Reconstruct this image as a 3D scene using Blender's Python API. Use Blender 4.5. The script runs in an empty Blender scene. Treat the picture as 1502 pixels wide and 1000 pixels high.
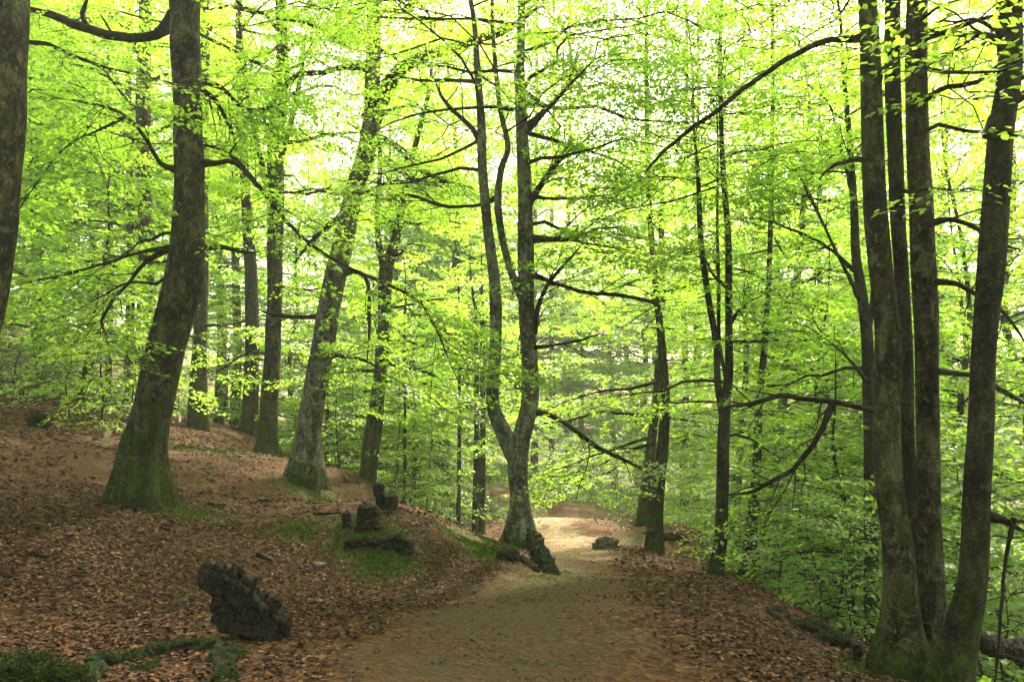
import bpy, math, random
import numpy as np
from mathutils import Vector, Matrix, noise as mnoise

R = math.radians
C = bpy.context.scene.collection
scene = bpy.context.scene
FPX = 1502 * 28.0 / 36.0
CAM_Z = 1.6
PITCH = math.atan(100 / FPX)
CP, SP = math.cos(PITCH), math.sin(PITCH)

def P(px, py, d):
    """world point at forward distance d seen at photo pixel (px, py)"""
    x = (px - 751) / FPX; y = (500 - py) / FPX
    Y = CP - y * SP; Z = SP + y * CP
    s = d / Y
    return np.array([x * s, d, CAM_Z + Z * s])

# ------------------------------------------------------------------ ground heights
ctrl = []
def g(px, py, d): ctrl.append(P(px, py, d))
for a in [(751,1000,4.67),(400,1000,4.4),(0,1000,4.2),(1200,990,4.9),(600,900,6.2),(800,900,6.2),(1000,900,6.3),
          (830,842,8.4),(845,808,13.5),(760,737,27),(800,724,32),(860,720,40),(900,712,52),(-80,770,7),(200,735,8.8),(157,652,12),
          (58,624,13),(50,570,18),(-20,540,25),(392,672,15),(365,636,19),(290,628,17),(448,708,13),(541,706,15),
          (600,745,10.3),(545,772,8.95),(600,778,8.8),(650,787,8.9),(700,803,9.2),(590,853,8.1),(500,846,8.1),(530,740,10.6),(765,797,9.8),(958,812,14),(886,797,16),(945,776,18),
          (900,838,9),(1000,835,9.2),(1047,857,9.5),(1120,868,7.8),(1180,915,6.5),(1250,985,5.3),(1310,990,5.4),
          (1395,1008,5.2),(1097,844,11.5),(560,850,8.2),(480,757,9.8),(350,800,8.2),(200,860,6.6),(100,700,9.5),
          (640,850,8.3),(1000,770,17),(900,765,20),(1150,1000,4.8),(350,730,10.5)]:
    g(*a)
for a in [(-.95,12.6,-.95),(-.3,10.9,-.55),(-1.75,15.8,-.95),(-.25,11.8,-.62),(-1.6,18,-1.35),(-2.6,24,-1.9),(-5,26,-1.0),(.2,20,-1.15),(.4,16,-.95),(3.9,7.2,-1.0),(3.9,8.6,-1.25),(5.5,8,-2.3),(6,14,-2.9),(9,8,-4.0),(4.2,5.2,-.85),
          (6,4,-2.0),(5.5,20,-2.3),(10,30,-3.6),(14,16,-5.0),(20,40,-5),(2,45,-2.4),(-10,45,1.0),(-24,40,6),(-22,20,6.2),
          (-14,10,3.0),(-8,5,1.2),(-5,2,.5),(0,2,.02),(0,-4,.1),(3,1,-.3),(7,0,-2.2),(-9,-4,1.3),(0,70,-3),(25,70,-6),(-35,70,7),
          (40,30,-9),(-42,30,12),(15,0,-6),(-20,0,5.5)]:
    ctrl.append(np.array(a, float))
ctrl = np.array(ctrl)
def tps(r2): return 0.5 * r2 * np.log(r2 + 1e-9)
n = len(ctrl)
d2 = ((ctrl[:, None, :2] - ctrl[None, :, :2]) ** 2).sum(-1)
K = tps(d2) + np.eye(n) * 0.006
Pm = np.c_[np.ones(n), ctrl[:, :2]]
A = np.block([[K, Pm], [Pm.T, np.zeros((3, 3))]])
W = np.linalg.solve(A, np.r_[ctrl[:, 2], 0, 0, 0])
def gz(x, y):
    x = np.clip(np.asarray(x, float), -42, 40); y = np.clip(np.asarray(y, float), -6, 70)
    sh = x.shape; x = x.ravel(); y = y.ravel()
    out = np.empty(len(x))
    for i in range(0, len(x), 40000):
        xs, ys = x[i:i+40000], y[i:i+40000]
        r2 = (xs[:, None] - ctrl[None, :, 0]) ** 2 + (ys[:, None] - ctrl[None, :, 1]) ** 2
        out[i:i+40000] = tps(r2) @ W[:n] + W[n] + W[n+1] * xs + W[n+2] * ys
    # bumps
    out += .018*np.sin(3.1*x+1.3*y)*np.sin(2.3*y-.7*x) + .03*np.sin(1.1*x+.4)*np.sin(.9*y+1.9) + .008*np.sin(8.3*x+2*y)*np.sin(7.1*y-3*x)
    return out.reshape(sh)
def gz1(x, y): return float(gz(np.array([x]), np.array([y]))[0])

def hit(px, py):
    """forward distance at which the sight line through a photo pixel meets the ground"""
    d = np.linspace(3, 40, 1500); p = np.array([P(px, py, 1.0)])[0]-np.array([0, 0, CAM_Z])
    z = CAM_Z+p[2]*d; k = np.nonzero(z <= gz(p[0]*d, d))[0]
    return float(d[k[0]]) if len(k) else 40.0

# ------------------------------------------------------------------ mesh helpers
class MB:
    """collects polygons as numpy blocks and links them as ONE mesh object"""
    def __init__(s): s.v = []; s.f = []; s.m = []; s.a = []; s.sm = []; s.n = 0
    def add(s, verts, faces, mat=0, attr=0.0, smooth=True):
        verts = np.asarray(verts, float); faces = np.asarray(faces, np.int64)
        s.v.append(verts); s.f.append(faces + s.n); s.n += len(verts)
        s.m.append(np.full(len(faces), mat, np.int32)); s.sm.append(np.full(len(faces), smooth, bool))
        s.a.append(np.broadcast_to(np.asarray(attr, np.float32), (len(verts),)))
    def mesh(s, name, mats, origin=(0, 0, 0)):
        me = bpy.data.meshes.new(name)
        v = np.concatenate(s.v) - np.asarray(origin)
        me.vertices.add(len(v)); me.vertices.foreach_set('co', v.astype(np.float32).ravel())
        tot = np.concatenate([np.full(len(f), f.shape[1], np.int32) for f in s.f])
        lv = np.concatenate([f.ravel() for f in s.f]).astype(np.int32)
        me.loops.add(len(lv)); me.loops.foreach_set('vertex_index', lv)
        me.polygons.add(len(tot))
        st = np.r_[0, np.cumsum(tot)[:-1]].astype(np.int32)
        me.polygons.foreach_set('loop_start', st)
        me.polygons.foreach_set('material_index', np.concatenate(s.m))
        me.polygons.foreach_set('use_smooth', np.concatenate(s.sm))
        at = me.attributes.new('rnd', 'FLOAT', 'POINT'); at.data.foreach_set('value', np.concatenate(s.a).astype(np.float32))
        me.update(calc_edges=True)
        for m in mats: me.materials.append(m)
        return me
    def build(s, name, mats, parent=None, origin=(0, 0, 0)):
        o = bpy.data.objects.new(name, s.mesh(name, mats, origin)); C.objects.link(o)
        o.location = origin if parent is None else (0, 0, 0)
        if parent is not None: o.parent = parent
        return o

def tag(o, label=None, cat=None, group=None, kind=None):
    if label: o['label'] = label
    if cat: o['category'] = cat
    if group: o['group'] = group
    if kind: o['kind'] = kind
    return o
def empty(name, loc):
    o = bpy.data.objects.new(name, None); C.objects.link(o); o.location = loc; o.empty_display_size = .3
    return o
def copy_tree(o, parent=None):
    c = o.copy(); C.objects.link(c)
    if parent is not None: c.parent = parent
    for ch in list(o.children): copy_tree(ch, c)
    return c

def catmull(pts, step):
    """resample a polyline (any columns) smoothly; the first three columns are a position"""
    p = np.asarray(pts, float)
    if len(p) < 3:
        L = np.linalg.norm(p[-1, :3] - p[0, :3]); k = max(2, int(L / step) + 1)
        t = np.linspace(0, 1, k)[:, None]; return p[0] * (1 - t) + p[-1] * t
    q = np.vstack([2 * p[0] - p[1], p, 2 * p[-1] - p[-2]])
    out = []
    for i in range(1, len(q) - 2):
        L = np.linalg.norm(q[i+1, :3] - q[i, :3]); k = max(1, int(round(L / step)))
        t = np.linspace(0, 1, k, endpoint=False)[:, None]
        a, b, c, d = q[i-1], q[i], q[i+1], q[i+2]
        out.append(.5 * (2*b + (c-a)*t + (2*a-5*b+4*c-d)*t**2 + (3*b-a-3*c+d)*t**3))
    out.append(p[-1:])
    return np.vstack(out)

def tube(path, rad, sides, rng=None, rough=0.0, flare=0.0, lobes=5, flare_h=.35, cap=True):
    """tube round a path; optional lumpy bark relief and a root flare at the start"""
    path = np.asarray(path, float); rad = np.asarray(rad, float); k = len(path)
    t = np.gradient(path, axis=0); t /= np.linalg.norm(t, axis=1)[:, None] + 1e-12
    u = np.empty_like(t)
    ref = np.array([1., 0, 0]) if abs(t[0, 0]) < .8 else np.array([0, 1., 0])
    u0 = ref - t[0] * (ref @ t[0]); u[0] = u0 / np.linalg.norm(u0)
    for i in range(1, k):
        w = u[i-1] - t[i] * (u[i-1] @ t[i]); u[i] = w / (np.linalg.norm(w) + 1e-12)
    b = np.cross(t, u)
    th = np.linspace(0, 2*np.pi, sides, endpoint=False)
    s = np.r_[0, np.cumsum(np.linalg.norm(np.diff(path, axis=0), axis=1))]
    rr = np.repeat(rad[:, None], sides, 1)
    if rng is not None and rough > 0:
        dz = np.zeros_like(rr)
        for _ in range(9):
            kk = rng.integers(1, 6); fz = rng.uniform(.4, 7); ph = rng.uniform(0, 6.28, 2)
            dz += np.sin(kk*th[None] + ph[0] + rng.uniform(-1.5, 1.5)*s[:, None]) * np.sin(fz*s[:, None] + ph[1]) / (1 + .25*kk)
        rr *= 1 + rough * dz * .5
    if flare > 0:
        ph = rng.uniform(0, 6.28); ph2 = rng.uniform(0, 6.28)
        e = np.exp(-s / flare_h)[:, None]
        rr *= 1 + flare * e * (.55 + .45*np.cos(lobes*th + ph)[None] + .35*np.cos((lobes-2)*th + ph2)[None])
        rr *= 1 + .10 * np.exp(-s / (flare_h*4))[:, None] * np.cos(lobes*th + ph)[None]
    v = path[:, None, :] + rr[:, :, None] * (np.cos(th)[None, :, None]*u[:, None, :] + np.sin(th)[None, :, None]*b[:, None, :])
    v = v.reshape(-1, 3)
    i = np.arange(k-1)[:, None]*sides; j = np.arange(sides)[None]; j2 = (j+1) % sides
    f = np.stack([i+j, i+j2, i+sides+j2, i+sides+j], -1).reshape(-1, 4)
    if cap:
        v = np.vstack([v, path[-1:] + t[-1:]*rad[-1]*.5]); c = len(v)-1
        jj = np.arange(sides); top = (k-1)*sides
        f2 = np.stack([top+jj, top+(jj+1) % sides, np.full(sides, c), np.full(sides, c)], -1)[:, :3]
        return v, f, f2
    return v, f, None
def add_tube(mb, path, rad, sides, mat=0, attr=0.0, **kw):
    v, f, f2 = tube(path, rad, sides, **kw)
    base = mb.n
    mb.add(v, f, mat, attr)
    if f2 is not None:
        mb.f.append(f2 + base); mb.m.append(np.full(len(f2), mat, np.int32)); mb.sm.append(np.ones(len(f2), bool))

def norm(a): return a / (np.linalg.norm(a, axis=-1, keepdims=True) + 1e-12)

def add_leaves(mb, p, ld, ln, size, rnd, mat=1, hexa=False):
    """leaves as small folded blades: base p, direction ld, normal ln"""
    ld = norm(ld); lat = norm(np.cross(ln, ld)); ln = np.cross(ld, lat)
    s = size[:, None]; m = len(p)
    if hexa:
        V = np.stack([p, p+s*(.30*ld+.27*lat+.05*ln), p+s*(.30*ld-.27*lat+.05*ln), p+s*(.68*ld+.25*lat+.03*ln),
                      p+s*(.68*ld-.25*lat+.03*ln), p+s*(1.0*ld-.06*ln)], 1).reshape(-1, 3)
        o = np.arange(m)[:, None]*6
        f = np.concatenate([o+np.array([[0, 2, 4, 5]]), o+np.array([[0, 5, 3, 1]])])
        mb.add(V, f, mat, np.repeat(rnd, 6), smooth=False)
    else:
        V = np.stack([p, p+s*(.48*ld+.33*lat), p+s*(1.0*ld-.05*ln), p+s*(.48*ld-.33*lat)], 1).reshape(-1, 3)
        o = np.arange(m)[:, None]*4
        mb.add(V, o+np.array([[0, 1, 2, 3]]), mat, np.repeat(rnd, 4), smooth=False)

def add_blades(mb, p, ld, size, rnd, mat=0, wd=.13):
    """thin pointed tufts"""
    ld = norm(ld); lat = norm(np.cross(ld, np.random.default_rng(len(p)).standard_normal(ld.shape))); s = size[:, None]
    V = np.stack([p-s*wd*lat, p+s*wd*lat, p+s*ld], 1).reshape(-1, 3); o = np.arange(len(p))[:, None]*3
    mb.add(V, o+np.array([[0, 1, 2]]), mat, np.repeat(rnd, 3), smooth=False)

def add_sprays(mb, rng, org, dr, L, nl, leaf, hexa=False, tilt=.22, mat=1, droop=.22, wide=.42):
    """flat fans of leaves, as beech twigs carry them"""
    org = np.asarray(org); dr = norm(np.asarray(dr)); L = np.asarray(L); M = len(org)
    if M == 0: return
    nrm = np.array([0, 0, 1.]) + tilt*rng.standard_normal((M, 3))
    nrm = norm(nrm - dr*(nrm*dr).sum(-1, keepdims=True)); sd = np.cross(nrm, dr)
    a = rng.random((M, nl)); u = a**.85
    w = wide*(.18 + .82*np.sin(np.pi*np.clip(u, 0, 1)**.8))
    v = (rng.random((M, nl))*2-1)*w
    p = (org[:, None] + (u*L[:, None])[..., None]*dr[:, None] + (v*L[:, None])[..., None]*sd[:, None]
         - np.array([0, 0, 1.])*(droop*L[:, None]*(u**2 + .6*np.abs(v)))[..., None] + rng.standard_normal((M, nl, 3))*.012)
    ld = dr[:, None]*.75 + np.sign(v)[..., None]*sd[:, None]*.75 + rng.standard_normal((M, nl, 3))*.3 - np.array([0, 0, .18])
    ln = nrm[:, None] + rng.standard_normal((M, nl, 3))*.33
    sz = leaf*rng.uniform(.5, 1.3, (M, nl))
    rnd = np.clip(.5*rng.random((M, nl)) + .5*rng.random((M, 1)), 0, 1)
    add_leaves(mb, p.reshape(-1, 3), ld.reshape(-1, 3), ln.reshape(-1, 3), sz.ravel(), rnd.ravel(), mat, hexa)

def leafy(mb, rng, br, leaf, nl, start=.25, hexa=False, twig=True, dens=1.0, l2=1.0, sub=.42, tilt=.22, spray=.62):
    """side twigs and leaf sprays along one branch polyline (k,3)"""
    br = np.asarray(br); seg = np.linalg.norm(np.diff(br, axis=0), axis=1); s = np.r_[0, np.cumsum(seg)]; L = s[-1]
    if L < .15: return
    org, dr, LL = [], [], []
    n2 = max(2, int(L*(1-start)/.30*dens)); side = 1
    for q in range(n2):
        t = start + (1-start)*(q+rng.random())/n2; x = t*L
        i = min(max(np.searchsorted(s, x)-1, 0), len(seg)-1); w = (x-s[i])/max(seg[i], 1e-6)
        p0 = br[i]*(1-w)+br[i+1]*w; d = norm(br[i+1]-br[i])
        side = -side
        h = np.cross(np.array([0, 0, 1.]), d)
        h = norm(h) if np.linalg.norm(h) > .2 else norm(np.array([rng.standard_normal(), rng.standard_normal(), 0]))
        ang = rng.uniform(.7, 1.15)
        d2 = norm(d*np.cos(ang)*np.array([1, 1, .5]) + h*side*np.sin(ang) + np.array([0, 0, rng.uniform(-.12, .25)]))
        ln = l2*np.clip((.22+.5*(1-t))*L*.62, .3, 1.7)*rng.uniform(.7, 1.2)
        k = 4; tt = np.linspace(0, 1, k)
        tw = p0 + tt[:, None]*d2*ln + np.array([0, 0, -1.])*(.16*ln*tt**2)[:, None] + rng.standard_normal((k, 3))*.02*tt[:, None]
        if twig: add_tube(mb, tw, np.linspace(.0075, .003, k), 3, 0, 0., cap=False)
        ns = max(1, int(ln/sub)); sg = 1
        for j in range(ns):
            f = (j+.5+rng.uniform(-.3, .3))/ns*.9; sg = -sg
            pp = p0 + f*d2*ln - np.array([0, 0, .16*ln*f*f])
            hh = norm(np.cross(np.array([0, 0, 1.]), d2))
            org.append(pp); dr.append(norm(d2*.75+hh*sg*.65+np.array([0, 0, rng.uniform(-.12, .12)]))); LL.append(spray*rng.uniform(.65, 1.15))
        org.append(tw[-1]-d2*.1); dr.append(d2+np.array([0, 0, -.1])); LL.append(spray*rng.uniform(.7, 1.1))
    add_sprays(mb, rng, org, dr, LL, nl, leaf, hexa, tilt)

def auto_branches(rng, tp, tr, zb, zt, nb, Lmax, e_lo=8, e_hi=50, shape='beech', phase=None):
    """branch polylines along a trunk path"""
    out = []; az = rng.uniform(0, 6.28) if phase is None else phase
    z = tp[:, 2]
    for q in range(nb):
        f = (q+rng.random())/nb; h = zb+(zt-zb)*f
        i = int(np.argmin(np.abs(z-h))); p0 = tp[i]
        az += 2.4+rng.uniform(-.5, .5)
        prof = (.75+.25*f*3 if f < .33 else 1.0) * (1-max(0, f-.35)/.65*.72)
        L = Lmax*prof*rng.uniform(.65, 1.1)
        e = R(e_lo+(e_hi-e_lo)*f+rng.uniform(-12, 12))
        k = 7; t = np.linspace(0, 1, k)
        hd = np.array([math.cos(az), math.sin(az), 0]); sd = np.array([-hd[1], hd[0], 0])
        wig = np.cumsum(rng.standard_normal(k))*.05*L; wig -= wig[0]
        wz = np.cumsum(rng.standard_normal(k))*.025*L; wz -= wz[0]
        br = p0 + hd*(L*math.cos(e)*t)[:, None] + np.array([0, 0, 1.])*(L*(math.sin(e)*t - .22*t**2)+wz)[:, None] + sd*wig[:, None]
        out.append((br, min(.42*tr[i], .012+.012*L)))
    return out

# ------------------------------------------------------------------ materials
def newmat(name):
    m = bpy.data.materials.new(name); m.use_nodes = True; nt = m.node_tree
    for nd in list(nt.nodes): nt.nodes.remove(nd)
    out = nt.nodes.new('ShaderNodeOutputMaterial')
    return m, nt, out
def N(nt, typ, **kw):
    nd = nt.nodes.new(typ)
    for k, v in kw.items():
        if k.startswith('i_'): nd.inputs[int(k[2:]) if k[2:].isdigit() else k[2:]].default_value = v
        else: setattr(nd, k, v)
    return nd
def ramp(nt, fac, stops):
    r = nt.nodes.new('ShaderNodeValToRGB'); e = r.color_ramp.elements
    e[0].position, e[0].color = stops[0][0], (*stops[0][1], 1)
    e[1].position, e[1].color = stops[-1][0], (*stops[-1][1], 1)
    for pos, c in stops[1:-1]:
        x = e.new(pos); x.color = (*c, 1)
    nt.links.new(fac, r.inputs[0]); return r.outputs[0]
def mix(nt, fac, a, b):
    m = nt.nodes.new('ShaderNodeMix'); m.data_type = 'RGBA'
    for sock, x in ((m.inputs[0], fac), (m.inputs[6], a), (m.inputs[7], b)):
        if hasattr(x, 'links') or hasattr(x, 'is_linked'): nt.links.new(x, sock)
        else: sock.default_value = x if isinstance(x, float) else (*x, 1)
    return m.outputs[2]
def math_(nt, op, a, b=None):
    m = nt.nodes.new('ShaderNodeMath'); m.operation = op
    for sock, x in ((m.inputs[0], a), (m.inputs[1], b)):
        if x is None: continue
        if hasattr(x, 'is_linked'): nt.links.new(x, sock)
        else: sock.default_value = x
    return m.outputs[0]
def smooth(nt, x, lo, hi):
    m = nt.nodes.new('ShaderNodeMapRange'); m.interpolation_type = 'SMOOTHSTEP'
    nt.links.new(x, m.inputs[0]); m.inputs[1].default_value = lo; m.inputs[2].default_value = hi
    return m.outputs[0]
def tex_noise(nt, co, scale, detail=4, rough=.6, dist=0.):
    t = N(nt, 'ShaderNodeTexNoise'); t.inputs['Scale'].default_value = scale; t.inputs['Detail'].default_value = detail
    t.inputs['Roughness'].default_value = rough; t.inputs['Distortion'].default_value = dist
    nt.links.new(co, t.inputs['Vector']); return t.outputs[0]

LEAF_T = 1.0
def leaf_mat(name, d0, d1, t0, t1, trans=.55, gloss=.05):
    m, nt, out = newmat(name)
    at = N(nt, 'ShaderNodeAttribute', attribute_name='rnd').outputs['Fac']
    oi = N(nt, 'ShaderNodeObjectInfo').outputs['Random']
    f = math_(nt, 'ADD', math_(nt, 'MULTIPLY', at, .8), math_(nt, 'MULTIPLY', oi, .2))
    di = N(nt, 'ShaderNodeBsdfDiffuse'); tr = N(nt, 'ShaderNodeBsdfTranslucent'); gl = N(nt, 'ShaderNodeBsdfGlossy')
    gl.inputs['Roughness'].default_value = .45; gl.inputs['Color'].default_value = (.8, .85, .8, 1)
    nt.links.new(ramp(nt, f, [(0, d0), (1, d1)]), di.inputs[0]); nt.links.new(ramp(nt, f, [(0, t0), (1, t1)]), tr.inputs[0])
    a = N(nt, 'ShaderNodeMixShader'); a.inputs[0].default_value = trans
    nt.links.new(di.outputs[0], a.inputs[1]); nt.links.new(tr.outputs[0], a.inputs[2])
    b = N(nt, 'ShaderNodeMixShader'); b.inputs[0].default_value = gloss
    nt.links.new(a.outputs[0], b.inputs[1]); nt.links.new(gl.outputs[0], b.inputs[2])
    nt.links.new(b.outputs[0], out.inputs[0]); return m
M_LEAF = leaf_mat('beech_leaf', (.05, .135, .010), (.105, .20, .018), (.28, .57, .022), (.51, .75, .06), trans=.66)
M_SAP = leaf_mat('sapling_leaf', (.075, .15, .025), (.12, .20, .035), (.36, .62, .06), (.52, .75, .10), trans=.62, gloss=.07)  # paler than beech_leaf: sky reflection put into the leaf colour

def bark_mat(name, dark, mid, light, moss_amt=.5, bump=1.0, mosscol=((.010, .016, .002), (.05, .075, .007))):
    m, nt, out = newmat(name)
    tc = N(nt, 'ShaderNodeTexCoord').outputs['Object']
    mp = N(nt, 'ShaderNodeMapping'); nt.links.new(tc, mp.inputs[0]); mp.inputs['Scale'].default_value = (1, 1, .5)
    n1 = tex_noise(nt, mp.outputs[0], 7, 8, .72, .6); n2 = tex_noise(nt, tc, 3.4, 8, .75, .8); n3 = tex_noise(nt, mp.outputs[0], 45, 3, .6)
    n4 = tex_noise(nt, tc, 8, 6, .75, .8); n5 = tex_noise(nt, mp.outputs[0], 2.2, 5, .65, 1.0)
    col = ramp(nt, n1, [(.40, dark), (.5, mid), (.62, light)])
    col = mix(nt, math_(nt, 'MULTIPLY', smooth(nt, n4, .57, .66), .6), col, tuple(min(1, c*1.6) for c in light))   # lichen
    col = mix(nt, math_(nt, 'MULTIPLY', smooth(nt, n5, .5, .58), .85), col, dark)                                     # dark wet streaks
    n6 = tex_noise(nt, mp.outputs[0], 28, 5, .7)
    col = mix(nt, math_(nt, 'MULTIPLY', smooth(nt, n3, .54, .64), .65), col, dark)                                   # cracks
    col = mix(nt, math_(nt, 'MULTIPLY', smooth(nt, n6, .57, .64), .55), col, tuple(min(1, c*1.8) for c in light))    # pale specks
    mw = N(nt, 'ShaderNodeMapping'); nt.links.new(tc, mw.inputs[0]); mw.inputs['Scale'].default_value = (.7, .7, 6)
    n7 = tex_noise(nt, mw.outputs[0], 7, 4, .6, .3)
    col = mix(nt, math_(nt, 'MULTIPLY', smooth(nt, n7, .56, .68), .55), col, dark)                                   # creases across the bark
    n8 = tex_noise(nt, tc, 4.5, 7, .75, 1.2)
    col = mix(nt, math_(nt, 'MULTIPLY', smooth(nt, n8, .56, .62), .6), col, tuple(min(1, c*1.35) for c in light))    # grey lichen sheets
    # algae and moss: blotches everywhere, a coat low on the trunk (attribute = moss amount)
    at = N(nt, 'ShaderNodeAttribute', attribute_name='rnd').outputs['Fac']
    mm = smooth(nt, math_(nt, 'ADD', math_(nt, 'MULTIPLY', n2, 1.3), math_(nt, 'MULTIPLY', at, .33)), .83-.1*moss_amt, .92-.1*moss_amt)
    mc = ramp(nt, n6, [(.38, mosscol[0]), (.62, mosscol[1])]); mc = mix(nt, math_(nt, 'MULTIPLY', smooth(nt, n5, .45, .6), .7), mc, mosscol[0])
    col = mix(nt, math_(nt, 'MULTIPLY', mm, .9), col, mc)
    bs = N(nt, 'ShaderNodeBsdfPrincipled'); nt.links.new(col, bs.inputs['Base Color']); bs.inputs['Roughness'].default_value = .85
    bs.inputs['Specular IOR Level'].default_value = .1
    bp = N(nt, 'ShaderNodeBump'); bp.inputs['Strength'].default_value = bump; bp.inputs['Distance'].default_value = .035
    hh = math_(nt, 'ADD', math_(nt, 'SUBTRACT', n1, math_(nt, 'MULTIPLY', n7, .5)), math_(nt, 'MULTIPLY', n3, .5)); nt.links.new(hh, bp.inputs['Height'])
    nt.links.new(bp.outputs[0], bs.inputs['Normal']); nt.links.new(bs.outputs[0], out.inputs[0]); return m
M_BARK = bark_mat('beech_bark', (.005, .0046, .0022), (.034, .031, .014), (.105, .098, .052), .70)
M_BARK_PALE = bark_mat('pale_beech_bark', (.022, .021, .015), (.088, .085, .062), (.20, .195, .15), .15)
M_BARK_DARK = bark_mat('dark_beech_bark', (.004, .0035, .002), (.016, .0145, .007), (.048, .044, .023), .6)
M_TWIG = bark_mat('twig_bark', (.005, .0045, .003), (.013, .011, .007), (.03, .027, .018), .2, .3)

def ground_mat(name, path=False):
    m, nt, out = newmat(name)
    tc = N(nt, 'ShaderNodeTexCoord').outputs['Object']
    at = N(nt, 'ShaderNodeAttribute', attribute_name='rnd').outputs['Fac']
    # distorted cells = flat dead leaves
    nz = N(nt, 'ShaderNodeTexNoise'); nz.inputs['Scale'].default_value = 14; nt.links.new(tc, nz.inputs['Vector'])
    va = N(nt, 'ShaderNodeVectorMath', operation='SCALE'); nt.links.new(nz.outputs['Color'], va.inputs[0]); va.inputs['Scale'].default_value = .06
    vb = N(nt, 'ShaderNodeVectorMath', operation='ADD'); nt.links.new(tc, vb.inputs[0]); nt.links.new(va.outputs[0], vb.inputs[1])
    def cells(sc):
        v = N(nt, 'ShaderNodeTexVoronoi'); v.inputs['Scale'].default_value = sc; nt.links.new(vb.outputs[0], v.inputs['Vector'])
        s = N(nt, 'ShaderNodeSeparateColor'); nt.links.new(v.outputs['Color'], s.inputs[0]); return v.outputs['Distance'], s.outputs[0]
    da, ca = cells(22); db, cb = cells(37)
    pal = [(0, (.018, .007, .003)), (.3, (.052, .020, .0075)), (.6, (.092, .037, .014)), (.85, (.145, .066, .027)), (1, (.20, .11, .055))]
    pal = [(a_, tuple(q*k_ for q, k_ in zip(c_, (.82, .80, .68)))) for a_, c_ in pal]
    lit = mix(nt, .5, ramp(nt, ca, pal), ramp(nt, cb, pal))
    big = tex_noise(nt, tc, .8, 4, .6); fine = tex_noise(nt, tc, 60, 4, .7); mid = tex_noise(nt, tc, 5, 5, .65)
    lit = mix(nt, math_(nt, 'MULTIPLY', smooth(nt, big, .4, .65), .45), lit, (.05, .032, .018))
    bs = N(nt, 'ShaderNodeBsdfPrincipled'); bs.inputs['Roughness'].default_value = .9; bs.inputs['Specular IOR Level'].default_value = .2
    hgt = math_(nt, 'ADD', math_(nt, 'MULTIPLY', da, .9), math_(nt, 'MULTIPLY', fine, .4))
    if path:
        dirt = ramp(nt, fine, [(.3, (.022, .015, .007)), (.5, (.047, .033, .016)), (.7, (.088, .064, .034))])
        dirt = mix(nt, math_(nt, 'MULTIPLY', smooth(nt, mid, .45, .7), .6), dirt, (.066, .048, .016))
        dirt = mix(nt, math_(nt, 'MULTIPLY', smooth(nt, big, .5, .7), .5), dirt, (.095, .058, .029))
        sp = N(nt, 'ShaderNodeSeparateXYZ'); nt.links.new(tc, sp.inputs[0])
        sunlit_sand = ramp(nt, fine, [(.3, (.13, .085, .05)), (.5, (.23, .165, .105)), (.7, (.34, .26, .18))])
        dirt = mix(nt, smooth(nt, math_(nt, 'ADD', sp.outputs[1], math_(nt, 'MULTIPLY', mid, 4.)), 11.5, 15.), dirt, sunlit_sand)   # sandy stretch past the roots, its sunlit brightness put into the colour
        vd = N(nt, 'ShaderNodeVectorMath', operation='DISTANCE'); nt.links.new(tc, vd.inputs[0]); vd.inputs[1].default_value = tuple(P(775, 850, 8.3))
        pale = smooth(nt, math_(nt, 'ADD', vd.outputs['Value'], math_(nt, 'MULTIPLY', mid, 1.4)), 1.75, 1.0)
        dirt = mix(nt, math_(nt, 'MULTIPLY', pale, .85), dirt, ramp(nt, fine, [(.3, (.10, .078, .036)), (.6, (.21, .17, .085))]))  # bare trodden hump
        # leaves drift in from the edges (attribute 0 at the rim, 1 at the middle)
        edge = smooth(nt, math_(nt, 'ADD', at, math_(nt, 'MULTIPLY', math_(nt, 'ADD', math_(nt, 'SUBTRACT', mid, .5), math_(nt, 'SUBTRACT', big, .5)), 1.5)), .2, .75)
        sparse = math_(nt, 'GREATER_THAN', cb, .66)
        col = mix(nt, edge, lit, mix(nt, math_(nt, 'MULTIPLY', sparse, .6), dirt, lit))
    else:
        # moss and low green growth (attribute = amount)
        mo = smooth(nt, math_(nt, 'ADD', at, math_(nt, 'MULTIPLY', math_(nt, 'SUBTRACT', mid, .5), 1.3)), .42, .62)
        mcol = ramp(nt, fine, [(.3, (.02, .035, .004)), (.55, (.06, .10, .010)), (.75, (.13, .17, .02))])
        mcol = mix(nt, smooth(nt, mid, .42, .62), mcol, (.022, .034, .006)); mcol = mix(nt, math_(nt, 'GREATER_THAN', ca, .72), mcol, lit)
        col = mix(nt, math_(nt, 'MULTIPLY', mo, .92), lit, mcol)
    nt.links.new(col, bs.inputs['Base Color'])
    bp = N(nt, 'ShaderNodeBump'); bp.inputs['Strength'].default_value = .7; bp.inputs['Distance'].default_value = .03
    nt.links.new(hgt, bp.inputs['Height']); nt.links.new(bp.outputs[0], bs.inputs['Normal'])
    nt.links.new(bs.outputs[0], out.inputs[0]); return m
LIT = .80
M_GROUND = ground_mat('leaf_litter_floor'); M_PATH = ground_mat('dirt_path', True)

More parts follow.
